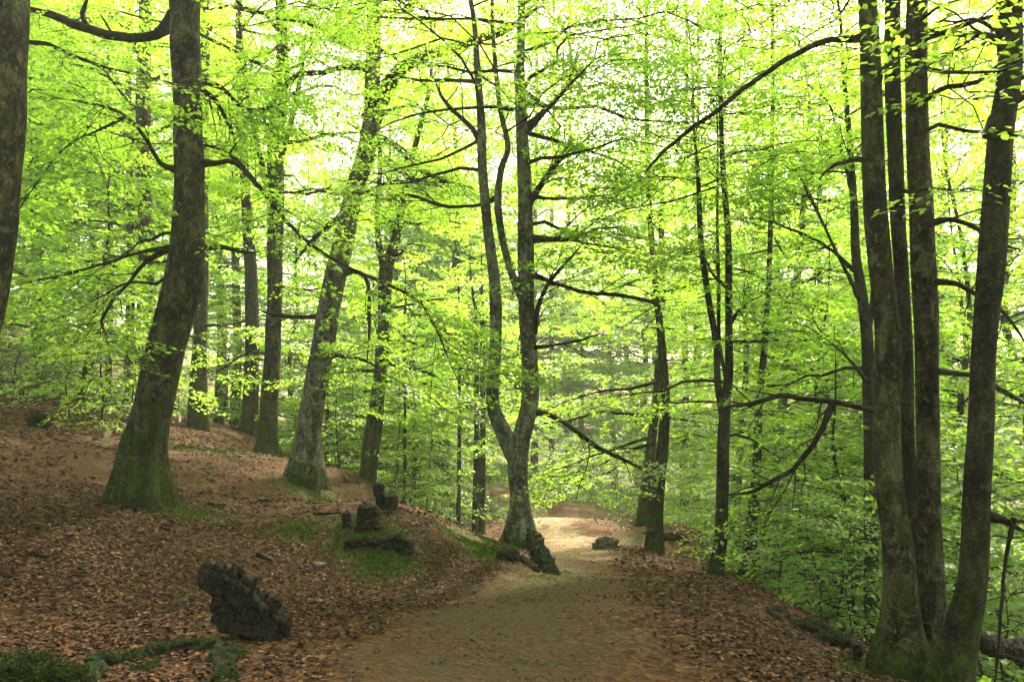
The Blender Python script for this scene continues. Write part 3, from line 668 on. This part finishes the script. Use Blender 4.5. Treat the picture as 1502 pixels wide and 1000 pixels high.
hero('beech_tree', 'dark leaning trunk at the right edge beside the fallen log', [[(1392,1004,72),(1408,935,56),(1426,850,44),(1434,700,41),(1445,500,37),(1452,400,42),(1458,320,42),(1468,200,40),(1481,100,38),(1480,0,40)]], 5.1, seed=27,
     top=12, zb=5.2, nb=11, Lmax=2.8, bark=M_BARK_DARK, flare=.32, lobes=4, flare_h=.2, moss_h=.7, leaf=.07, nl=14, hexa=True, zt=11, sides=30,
     limbs=[dict(p=[(1456,200,22),(1460,175,20),(1480,152,18),(1520,125,16)], leaf=0, tw=2),
            dict(p=[(1448,755,14),(1475,762,12),(1510,780,9)], leaf=0, tw=1),
            dict(p=[(1470,60,14),(1440,50,12),(1400,50,9),(1370,55,6)], de=5.4, s=.2, k=.5, l2=.5),
            dict(p=[(1488,760,6),(1475,820,5),(1468,900,5),(1462,980,4),(1458,1010,3)], d=5.0, de=5.0, leaf=0, tw=2, twl=.5)],
     low=[(1470,60,5.1,-120,5,.7),(1478,120,5.1,100,0,.8)])
# thin poles beyond the bank
for (px, yb, yt, w, d, lab) in ((592,768,480,4,17,'thin pole tree behind the bank, nearest the forked slender beech'),(672,772,480,5,17,'thin straight pole tree standing alone left of the twin poles'),(697,778,470,7,18,'left one of the twin pole trees beside the forked grey beech'),(706,778,450,8,19,'right one of the twin pole trees beside the forked grey beech'),
                           (606,745,540,5,20,'faint thin pole tree among bright leaves above the bank crest'),(478,690,430,5,19,'thin sapling pole right of the leaning pale beech')):
    hero('pole_tree', lab, [[(px,yb,w*1.3),(px+2,(yb+yt)//2,w),(px+1,yt,w*.75)]], d, seed=int(px), zb=P(px,620,d)[2], nb=12, Lmax=1.7, leaf=.085, bark=M_BARK_DARK, flare=.15, sides=8, zt=P(px,yt,d)[2]+1, group='thin pole trees behind the bank', rough=.03)
# far trunks
for (px, yb, w, d, lab) in ((783,692,9,42,'first far dark trunk right of the forked grey beech'),(808,694,7,44,'second far dark trunk right of the forked grey beech'),(832,690,8,48,'third far dark trunk, above the bright low growth'),(212,500,24,20,'far mossy trunk between the big dark beech and the left edge'),(190,495,10,23,'thin far trunk close beside the far mossy one'),(160,500,7,26,'thinnest far trunk on the upper left hillside'),
                            (345,600,12,27,'far thin trunk between the two grey ones behind the slope'),(320,590,9,30,'far slight trunk in the leaves over the left hillside'),(1003,690,9,36,'far trunk right of the close pair'),(1020,690,8,42,'paler far trunk farther right of the close pair')):
    hero('beech_tree', lab, [[(px,yb,w*1.25),(px+3,yb-100,w),(px,yb-260,w*.9),(px+4,max(yb-520,2),w*.6),(px+4,0,w*.5)] if yb > 530 else [(px,yb,w*1.2),(px+2,yb-150,w),(px-2,yb-320,w*.85),(px+2,0,w*.7)]], d, seed=int(px)+d, top=16 if d < 30 else 20, zb=gz1((px-751)/FPX*d, d)+(2.6 if d > 30 else 3.4), nb=26, Lmax=4.0, leaf=.11, bark=M_BARK, flare=.3, sides=10, zt=15.5, nl=20, rough=.03)

# ------------------------------------------------------------------ the wood behind: prototypes and copies
def proto(name, h, zb, nb, Lmax, r, leaf, nl, seed, bark, leafm=None, e_lo=5, e_hi=45, dens=1., sub=.42, twig=True, wob=.12, spray=.62):
    rng = np.random.default_rng(seed); root = empty(name, (0, 0, 0))
    k = 9; t = np.linspace(0, 1, k)
    xy = np.cumsum(rng.standard_normal((k, 2))*wob, axis=0); xy -= xy[0]
    tp = np.c_[xy, t*h-.3, r*(1-t*.93)]; fp = catmull(tp, .25 if h > 6 else .12)
    tb = MB(); sd = 10
    v, f, f2 = tube(fp[:, :3], fp[:, 3], sd, rng=rng, rough=.05, flare=.5, flare_h=.3)
    tb.add(v, f, 0, np.r_[np.repeat(np.exp(-np.maximum(fp[:, 2], 0)/1.2), sd), 0]); tb.f.append(f2); tb.m.append(np.zeros(len(f2), np.int32)); tb.sm.append(np.ones(len(f2), bool))
    tb.build('trunk', [bark], root)
    cr = MB()
    for br, r0 in auto_branches(rng, fp[:, :3], fp[:, 3], zb, h*.97, nb, Lmax, e_lo, e_hi):
        add_tube(cr, br, np.linspace(r0, .006, len(br)), 4, 0, 0., cap=False)
        leafy(cr, rng, br, leaf, nl, .2, False, twig, dens, sub=sub, spray=spray)
    leafy(cr, rng, fp[int(len(fp)*.8):, :3], leaf, nl, 0., False, twig, dens, sub=sub, spray=spray)
    cr.build('crown', [M_TWIG, leafm or M_LEAF], root)
    return root
protoA = proto('beech_tree', 17, 1.8, 66, 4.7, .21, .105, 44, 101, M_BARK, sub=.48, spray=.75)
protoB = proto('beech_tree', 15, 3.5, 58, 3.9, .15, .10, 44, 102, M_BARK_DARK, sub=.48, spray=.75)
protoC = proto('beech_tree', 11, .8, 54, 3.4, .10, .092, 42, 103, M_BARK, sub=.45, spray=.7)
protoS = proto('beech_sapling', 4.2, .3, 26, 1.9, .03, .085, 26, 104, M_BARK_DARK, M_SAP, e_lo=-2, e_hi=35, wob=.05)
protoT = proto('beech_sapling', 2.4, .2, 17, 1.3, .02, .075, 22, 105, M_BARK_DARK, M_SAP, e_lo=0, e_hi=30, wob=.04)
protoR = proto('beech_tree', 7, .5, 42, 2.7, .07, .085, 40, 106, M_BARK_DARK, e_lo=0, e_hi=35)
first_used = set()
def place(pr, px, d, s=1.0, label='', group='', rot=None, rg=random.Random(3), dz=0.):
    x = (px-751)/FPX*d
    o = pr if pr.name not in first_used else copy_tree(pr)
    first_used.add(pr.name)
    o.location = (x, d, gz1(x, d)-.03+dz); o.rotation_euler = (rg.uniform(-.03, .03), rg.uniform(-.03, .03), rg.uniform(0, 6.28) if rot is None else rot)
    o.scale = (s*rg.uniform(.93, 1.07),)*2+(s,)
    tag(o, label, 'sapling' if 'sapling' in o.name else 'tree', group); return o
LL = 'leafy beech in the crowded wood up the left hillside'; GL = 'beeches of the left hillside wood'
LC = 'leafy beech in the bright wood beyond the bend of the path'; GC = 'beeches beyond the path bend'
LR = 'leafy beech growing from the hollow below the right-hand lip'; GR = 'beeches in the hollow on the right'
for (pr, px, d, s) in [(protoA,60,24,1),(protoB,130,31,1.0),(protoA,-120,17,1),(protoB,260,27,1),(protoA,330,33,1.1),(protoC,100,31,1.1),(protoB,0,36,1.1),(protoC,450,25,1.0),(protoA,80,46,1.2),(protoA,300,50,1.2),
                       (protoB,-60,28,1),(protoR,120,16,.9),(protoC,500,30,1.0),(protoB,-330,14,1.0),]:
    place(pr, px, d, s, LL, GL)
for (pr, px, d, s) in [(protoB,560,40,1.0),(protoA,760,31,1.15),(protoA,648,29,1.1),(protoA,935,50,1.3),(protoA,1010,52,1.4),(protoA,940,46,1.3),(protoB,580,31,1.1),(protoA,640,50,1.0),(protoC,600,27,1.0),(protoA,640,37,1.0),(protoA,690,42,.95),(protoC,700,46,.9),(protoC,760,55,1.0),(protoB,830,52,.9),(protoA,900,48,1.1),(protoA,770,47,1.1),(protoA,850,50,1.05),(protoA,620,44,1.0),(protoB,720,54,1.0),(protoB,960,40,1.1),
                       (protoA,700,66,1.1),(protoR,560,20,.9),(protoR,620,22,.9),(protoR,500,22,.9),]:
    place(pr, px, d, s, LC, GC)
for (pr, px, d, s) in [(protoA,1120,27,1.1),(protoB,1200,24,1.1),(protoA,1310,30,1.2),(protoC,1150,19,1.0),(protoC,1235,16,.9),(protoB,1500,20,1.2),(protoA,1400,26,1.2),(protoC,1450,15,1.0),(protoR,1190,12.5,.9),(protoR,1290,11.5,.8),
                       (protoR,1480,10,.8),(protoC,1380,12,.9),(protoR,1240,9.6,.6),(protoB,1640,22,1.1),(protoA,1290,60,1.1),(protoC,1150,48,1.2),(protoC,1400,44,1.3),(protoC,1080,34,1.2),(protoC,1230,32,1.2)]:
    place(pr, px, d, s, LR, GR)
for (x, y, pr, sc) in [(-4.5,-4,protoA,.9),(3.5,-5.5,protoB,1.0),(-1,-9,protoA,1.0),(7,-1.5,protoC,1.0),(-8,0,protoB,.9),(9,-8,protoA,1.0),(-10,-8,protoA,1.0),(2,-14,protoA,1.0)]:
    o = place(pr, 751+x/8*FPX, 8, sc, 'beech standing behind the viewpoint, outside the photo', 'beeches behind the viewpoint'); o.location = (x, y, gz1(x, y)-.03)
S1 = 'pale leafed beech sapling on the upper left slope behind the big dark beech'
for (pr, px, d, s) in [(protoS,150,14.5,.75),(protoT,110,13.4,.9),(protoT,190,14,.95),(protoS,60,16.5,.8),(protoS,230,18,.8),(protoT,15,16,1.),(protoS,330,21,.9),(protoS,-20,19,.9),(protoT,265,20,1.)]:
    place(pr, px, d, s, S1, 'saplings on the upper left slope')
S2 = 'bright leafed beech sapling behind the crest of the bank'
for (pr, px, d, s) in [(protoS,500,16.5,.7),(protoS,580,18.5,.9),(protoS,630,19,.9),(protoT,600,15.5,.8),(protoS,660,22,.8),(protoS,540,21,1.0),(protoT,720,25,1.0),(protoS,700,28,.9),(protoT,650,16.5,.7),(protoS,470,19,.9)]:
    place(pr, px, d, s, S2, 'saplings behind the bank')
S3 = 'beech sapling on the green slope below the right-hand lip'
for (pr, px, d, s) in [(protoS,1170,10.5,.7),(protoS,1220,9,.6),(protoT,1130,10,.8),(protoT,1200,8,.7),(protoS,1260,11,.8),(protoS,1420,8,.8),(protoT,1470,7.2,.9),(protoS,1110,14,.9),(protoT,1080,13,.7),(protoT,1240,7.6,.6),(protoS,1500,8.5,1.)]:
    place(pr, px, d, s, S3, 'saplings on the right slope')
S4 = 'beech sapling in the sunny glade past the far path'
for (pr, px, d, s) in [(protoT,830,46,1.3),(protoS,800,44,.7),(protoT,815,31,1.1),(protoT,865,33,1.2),(protoT,905,30,1.1),(protoS,780,36,.6),(protoS,880,38,.7),(protoT,900,36,1.3),(protoS,850,42,.8),(protoT,780,44,1.3),(protoT,1000,27,1.2),(protoS,1030,24,.7),(protoT,930,26,.9)]:
    place(pr, px, d, s, S4, 'saplings in the far glade')

# low green growth on the slopes
mb = MB(); rng = np.random.default_rng(77)
org, dr, LLn = [], [], []
def scat(k, x0, x1, y0, y1, L):
    x = rng.uniform(x0, x1, k); y = rng.uniform(y0, y1, k); keep = (moss_amt(x, y) > .5) & (path_amt(x, y) < -.15)
    x, y = x[keep], y[keep]; a = rng.uniform(0, 6.28, len(x))
    org.append(np.c_[x, y, gz(x, y)+rng.uniform(.03, .3, len(x))]); dr.append(np.c_[np.cos(a), np.sin(a), rng.uniform(.0, .5, len(x))]); LLn.append(rng.uniform(.5, 1., len(x))*L)
scat(1500, 3.6, 12, 4, 18, .4); scat(3800, -14, 16, 27, 48, .8); scat(500, 5, 14, 16, 30, .6)
add_sprays(mb, rng, np.concatenate(org), np.concatenate(dr), np.concatenate(LLn), 16, .085, mat=0)
tag(mb.build('undergrowth', [M_SAP]), 'low green leafy growth covering the slopes', 'undergrowth', kind='stuff')

# ------------------------------------------------------------------ stumps, logs, stones
def lump(seed, r, sub=4, amp=.35, freq=1.6, squash=(1, 1, 1), fine=.08):
    import bmesh
    bm = bmesh.new(); bmesh.ops.create_icosphere(bm, subdivisions=sub, radius=1)
    off = Vector((seed*7.3, seed*3.1, seed*1.7))
    for v in bm.verts:
        c = v.co.normalized()
        k = 1+amp*mnoise.fractal(c*freq+off, 1., 2., 4)+fine*mnoise.fractal(c*9+off, 1., 2., 3)
        v.co = Vector((c.x*squash[0], c.y*squash[1], c.z*squash[2]))*k*r
    V = np.array([v.co[:] for v in bm.verts]); F = np.array([[w.index for w in f.verts] for f in bm.faces]); bm.free()
    return V, F
def tufts(mb, rng, pts, nrm, k, size=(.015, .04), mat=0):
    i = rng.integers(0, len(pts), k); p = pts[i]+rng.standard_normal((k, 3))*np.mean(size)*.35; nn = norm(nrm[i]+rng.standard_normal((k, 3))*.5)
    add_blades(mb, p-nn*.004, nn, rng.uniform(*size, k), rng.random(k), mat, .15)
def rock(px, py, d, r, label, seed, squash=(1, .8, .6), moss=.5, name='rock', cat='rock', mat=None, group=None, sink=.35):
    rng = np.random.default_rng(seed); r *= 1/d; d = hit(px, min(py+4, 1015)); r *= d; p = P(px, py, d); p[2] = gz1(p[0], p[1])
    root = empty(name, p); tag(root, label, cat, group)
    V, F = lump(seed, r, 4, .35, 1.5, squash); V[:, 2] += r*squash[2]*(1-sink)*.8
    b = MB(); b.add(V, F, 0); b.build('body' if mat is None else 'wood', [mat or M_STONE], root)
    up = norm(V-V.mean(0)); sel = (up[:, 2] > .35-.5*moss)
    if moss > 0 and sel.sum() > 20:
        t = MB(); k = int(5000*moss)
        tufts(t, rng, V[sel]+up[sel]*.004, up[sel], k, (r*.07, r*.2)); tag(t.build('moss', [M_MOSS_DARK], root), kind='stuff')
    return root
rock(58, 622, 13, .17, 'small moss topped stump on the sunlit leaves at far left', 31, (1, .9, .95), .5, 'tree_stump', 'stump', M_ROT)
rock(888, 800, 16, .19, 'moss covered stone on the far side of the path', 33, (1.2, .9, .7), .7)
rock(36, 996, 4.35, .14, 'dark mossy stone in the bottom left corner', 34, (1.3, .9, .6), 1.6, mat=M_MOSSY)
rock(88, 996, 4.45, .10, 'smaller mossy stone right of the corner stone', 35, (1.5, .9, .6), 1.4, mat=M_MOSSY)
rock(468, 826, 7.9, .045, 'small white stone lying on the brown leaf slope', 36, (1.3, 1, .5), 0)
rock(222, 632, 13.5, .16, 'flat greyish stone near the pale broken stick', 37, (1.6, .8, .4), .2)
rock(1185, 922, 6.9, .10, 'dark mossy root lump on the right-hand lip', 38, (1.6, .9, .7), .5, 'root_lump', 'root', M_ROT)
rock(1222, 942, 6.3, .10, 'mossy lump between the lip root and the three trunks', 39, (1.5, .9, .6), .7, 'root_lump', 'root', M_ROT)
rock(745, 818, 9.5, .10, 'dark hollow stone under the roots of the forked grey beech', 40, (1.3, .8, .8), .25, mat=M_ROT)
rock(988, 786, 15.5, .14, 'mossy hummock right of the close pair of trunks', 41, (1.8, .9, .5), .9, 'mossy_hummock', 'hummock', M_ROT)

def woody(name, label, cat, d, tubes, seed, moss=1500, mat=None, rough=.35, sides=26, mw=(.008, .024), part='wood', lie=False, disp=.55):
    """rotten wood: jagged lumpy tubes traced from pixels (x, y, width[, depth])"""
    rng = np.random.default_rng(seed); b = MB(); root = None; allp = []; alln = []
    if not lie and all(len(q) < 4 for t_ in tubes for q in t_):
        lo = max((q for t_ in tubes for q in t_), key=lambda q: q[1]); d = hit(lo[0], lo[1]+lo[2]*.2)
    for pts in tubes:
        if lie: pts = [(q[0], q[1], q[2], hit(q[0], q[1]+q[2]*.35)) for q in pts]
        tp = np.array([[*P(q[0], q[1], q[3] if len(q) > 3 else d), .5*q[2]*(q[3] if len(q) > 3 else d)/FPX] for q in pts])
        if root is None:
            o = tp[:, :3].mean(0); o[2] = gz1(o[0], o[1]); root = empty(name, o); tag(root, label, cat)
        fp = catmull(tp, .014); v, f, f2 = tube(fp[:, :3], np.maximum(fp[:, 3], .006), sides, rng=rng, rough=rough)
        off = Vector((seed, seed*2.3, 1.1)); nn = v-np.r_[np.repeat(fp[:, :3], sides, 0), fp[-1:, :3]]; nn = norm(nn)
        rr = np.r_[np.repeat(fp[:, 3], sides), fp[-1, 3]]
        dis = np.array([mnoise.fractal(Vector(x)*9+off, 1., 2., 4)+.5*mnoise.fractal(Vector(x)*28+off, 1., 2., 3) for x in v])
        v = v+nn*(dis*rr*disp)[:, None]
        n0 = b.n; b.add(v, f, 0, 0., False); b.f.append(f2+n0); b.m.append(np.zeros(len(f2), np.int32)); b.sm.append(np.zeros(len(f2), bool))
        allp.append(v); alln.append(nn)
    b.build(part, [mat or M_ROT], root, root.location)
    if moss:
        V = np.concatenate(allp)-np.array(root.location); Nn = np.concatenate(alln); off = Vector((3, seed, 5))
        sel = np.array([mnoise.noise(Vector(x)*5+off) for x in V])+Nn[:, 2]*.35 > .15
        if sel.sum() > 10:
            t = MB(); tufts(t, rng, V[sel], Nn[sel], moss, mw); tag(t.build('moss', [M_MOSS_DARK], root), kind='stuff')
    return root
woody('tree_stump', 'black rotten stump with jagged top on the near left leaves', 'stump', 6.35,
      [[(300,850,18),(320,853,30),(345,862,32),(368,880,32),(392,898,32),(414,918,26),(424,932,12)],
       [(308,858,24),(305,845,24),(306,834,18),(310,829,11)], [(324,858,24),(323,846,20),(325,836,14),(328,831,8)], [(350,868,28),(350,850,26),(348,838,20),(347,831,11)], [(363,872,22),(365,860,16),(369,851,8)],
       [(320,880,20),(330,900,36),(352,910,40),(380,916,38),(405,924,30),(420,934,16)], [(340,880,34),(345,900,40)], [(320,868,16),(326,888,24),(332,905,30)], [(300,846,8),(292,842,3)], [(326,840,9),(331,827,3)], [(386,884,10),(393,870,3)], [(396,896,26),(405,886,20),(409,877,13)], [(306,838,8),(304,826,3)], [(315,836,8),(317,826,3)], [(346,838,9),(343,826,3)], [(353,840,8),(356,830,3)], [(372,858,8),(377,846,3)], [(372,890,30),(378,908,34)]], 51, moss=1800, disp=.7)
woody('fallen_branch', 'long mossy rotten branch lying along the bottom left edge', 'branch', 4.95,
      [[(126,968,18),(150,972,20),(190,966,17),(240,954,19),(290,948,21),(335,952,22),(345,962,14)], [(150,972,14),(140,986,20),(132,1000,14)], [(330,955,18),(326,978,17),(314,998,12)], [(318,960,20),(336,978,18),(345,1000,12)], [(190,985,10),(215,980,12),(235,972,9)]], 52, disp=.75, moss=4200, mat=M_MOSSY, lie=True)
woody('tree_stump', 'square dark stump on the bank with moss hanging below it', 'stump', 9.6,
      [[(541,775,30),(540,762,30),(540,750,29),(540,743,27)], [(530,748,8),(529,740,4)], [(550,750,9),(552,741,4)], [(532,772,14),(522,778,9)], [(550,772,12),(560,778,8)]], 53, moss=500, rough=.12, disp=.3)
woody('tree_stump', 'upper dark stump at the foot of the slender forked beech', 'stump', 13.5, [[(573,746,24),(573,736,24),(573,726,22)], [(556,728,18),(556,718,18),(556,710,15)], [(566,745,12),(558,738,12),(556,728,10)]], 54, moss=300, rough=.12, disp=.3)
woody('tree_stump', 'little square stump on the slope left of the moss bank', 'stump', 10.2, [[(509,774,16),(509,760,14),(509,752,13)]], 55, moss=0, rough=.2)
woody('rotten_log', 'dark rotten log lying under the square stump above the moss', 'log', 9.2, [[(505,800,12),(545,796,18),(590,800,20),(602,806,12)], [(596,815,14),(600,800,12),(603,792,6)]], 56, moss=500, lie=True)
woody('broken_stick', 'pale broken stick standing upright in the leaves', 'stick', 12, [[(155,655,9),(157,642,10),(159,630,5)]], 57, moss=0, mat=M_PALEWOOD, rough=.15, sides=10, part='wood')
woody('fallen_log', 'thick dark log lying behind the right edge leaning trunk', 'log', 5.9, [[(1400,930,26,5.5),(1450,944,28,5.7),(1510,958,28,6.0),(1580,975,28,6.3),(1680,1020,28,6.8)]], 58, moss=600, rough=.12)
woody('bare_root', 'dark bare root arching over the leaves on the right-hand lip', 'root', 6.6, [[(1126,892,8),(1150,895,9),(1163,910,7),(1175,932,7),(1183,942,4)], [(1126,892,10),(1140,905,9),(1148,912,6)]], 59, moss=0, rough=.2, sides=10, lie=True)
woody('bare_root', 'dark roots tangled beside the mossy foot of three trunks', 'root', 6.0, [[(1195,912,9),(1225,915,10),(1248,938,12),(1262,960,10)], [(1262,955,14),(1275,930,9),(1283,918,5)], [(1262,940,6),(1262,925,4)]], 60, moss=200, rough=.2, sides=10, lie=True)
woody('tree_root', 'mossy surface root running right from the big dark beech', 'root', 8.75, [[(240,722,34),(258,738,20),(290,743,12),(330,744,7)]], 61, moss=3000, mat=M_MOSSY, rough=.15, sides=12)
woody('tree_root', 'thick mossy root sloping from the forked grey beech to the path', 'root', 9.6, [[(770,782,24,9.75),(784,798,26,9.6),(797,822,22,9.0),(811,842,16,8.5),(830,857,8,8.1)]], 62, moss=5000, mat=M_MOSSY, rough=.15, sides=20)
woody('tree_root', 'low dark root in front of the forked grey beech', 'root', 9.3, [[(738,812,9),(758,816,11),(775,826,9),(790,838,6)]], 63, moss=500, rough=.2, sides=12, lie=True)
# little stones trodden into the path
rg = np.random.default_rng(9)
for px, py, r in ((668,858,.022),(610,872,.015),(840,938,.018),(858,876,.016),(720,930,.013),(790,895,.014),(905,905,.017),(640,960,.012),(760,975,.014),(700,890,.012)):
    d = hit(px, py); p = P(px, py, d); V, F = lump(px, r, 2, .3, 1.3, (1.3, 1, .55)); b = MB(); b.add(V, F, 0)
    o = b.build('pebble', [M_STONE], None, (0, 0, 0)); o.location = p; tag(o, 'tiny pale stone trodden into the brown path', 'pebble', 'stones in the path')
# sticks on the leaves
for i, (x0, y0, x1, y1, w, d, lab) in enumerate([(42,858,72,862,7,6.7,'short dark stick at the left on the near leaves'),(235,881,262,879,4,6.5,'thin twig left of the black rotten stump'),(378,820,398,828,7,8.0,'dark stick on the slope above the black rotten stump'),(232,815,252,815,4,8.1,'tiny twig on the leaves below the big dark beech'),
        (380,742,400,744,4,10.5,'dark twig on the slope below the upright mossy beech'),(460,785,500,790,5,9.6,'stick lying left of the moss bank'),(195,862,210,862,4,7.0,'tiny brown stick in the middle of the near leaves')]):
    p0 = P(x0, y0, d); p1 = P(x1, y1, d)
    r = w*.5*d/FPX; rg = np.random.default_rng(i); t = np.linspace(0, 1, 8)[:, None]; q = p0*(1-t)+p1*t+rg.standard_normal((8, 3))*.008
    q[:, 2] = gz(q[:, 0], q[:, 1])+r*.9+.01; b = MB(); add_tube(b, q, np.linspace(r, r*.5, 8), 8, rng=rg, rough=.2)
    o = b.build('stick', [M_TWIG], None, tuple(q[0])); tag(o, lab, 'stick', 'sticks on the leaves')

# ------------------------------------------------------------------ light, sky, camera
SUN_AZ, SUN_EL = R(22), R(54)
sv = Vector((math.sin(SUN_AZ)*math.cos(SUN_EL), math.cos(SUN_AZ)*math.cos(SUN_EL), math.sin(SUN_EL)))
L = bpy.data.lights.new('sun', 'SUN'); L.energy = 3.2; L.angle = R(4); L.color = (1, .92, .76)
so = bpy.data.objects.new('sun', L); C.objects.link(so); so.rotation_euler = sv.to_track_quat('Z', 'Y').to_euler()
w = bpy.data.worlds.new('World'); scene.world = w; w.use_nodes = True; nt = w.node_tree
bg = nt.nodes['Background']; sky = nt.nodes.new('ShaderNodeTexSky'); sky.sky_type = 'NISHITA'; sky.sun_disc = False
sky.sun_elevation = SUN_EL; sky.sun_rotation = SUN_AZ; sky.air_density = 1.0; sky.dust_density = 4.0; sky.ozone_density = .4
wm = nt.nodes.new('ShaderNodeMix'); wm.data_type = 'RGBA'; wm.blend_type = 'MULTIPLY'; wm.inputs[0].default_value = 1; wm.inputs[7].default_value = (1.15, 1.0, .74, 1)   # warm tint multiplied over the blue sky colour
nt.links.new(sky.outputs[0], wm.inputs[6]); nt.links.new(wm.outputs[2], bg.inputs[0]); bg.inputs[1].default_value = .15

# pale summer air under the trees
hz = MB(); x0, x1, y0, y1, z0, z1 = -90., 90., -12., 95., -30., 34.
hz.add([(x0,y0,z0),(x1,y0,z0),(x1,y1,z0),(x0,y1,z0),(x0,y0,z1),(x1,y0,z1),(x1,y1,z1),(x0,y1,z1)], [(0,3,2,1),(4,5,6,7),(0,1,5,4),(1,2,6,5),(2,3,7,6),(3,0,4,7)], 0, 0., False)
mh, nth, outh = newmat('haze_air'); pv_ = nth.nodes.new('ShaderNodeVolumePrincipled'); pv_.inputs['Color'].default_value = (.95, 1, .93, 1)
pv_.inputs['Density'].default_value = .0017; pv_.inputs['Anisotropy'].default_value = .3; nth.links.new(pv_.outputs[0], outh.inputs['Volume'])
tag(hz.build('haze', [mh]), 'thin pale haze in the air under the trees', 'haze', kind='stuff')

cam = bpy.data.cameras.new('camera'); cam.lens = 28; cam.sensor_width = 36; cam.clip_end = 2000; cam.clip_start = .05
co = bpy.data.objects.new('camera', cam); C.objects.link(co); co.location = (0, 0, CAM_Z); co.rotation_euler = (R(90)+PITCH, 0, 0)
scene.camera = co
vs = scene.view_settings; vs.view_transform = 'Standard'; vs.look = 'None'; vs.gamma = 1; vs.use_curve_mapping = False; vs.exposure = 2.42
cy = scene.cycles
cy.max_bounces = 8; cy.volume_bounces = 1; cy.diffuse_bounces = 5; cy.transmission_bounces = 6; cy.glossy_bounces = 2; cy.transparent_max_bounces = 4
cy.sample_clamp_indirect = 6; cy.use_denoising = True; cy.use_adaptive_sampling = True; cy.adaptive_threshold = .02
cy.caustics_reflective = False; cy.caustics_refractive = False
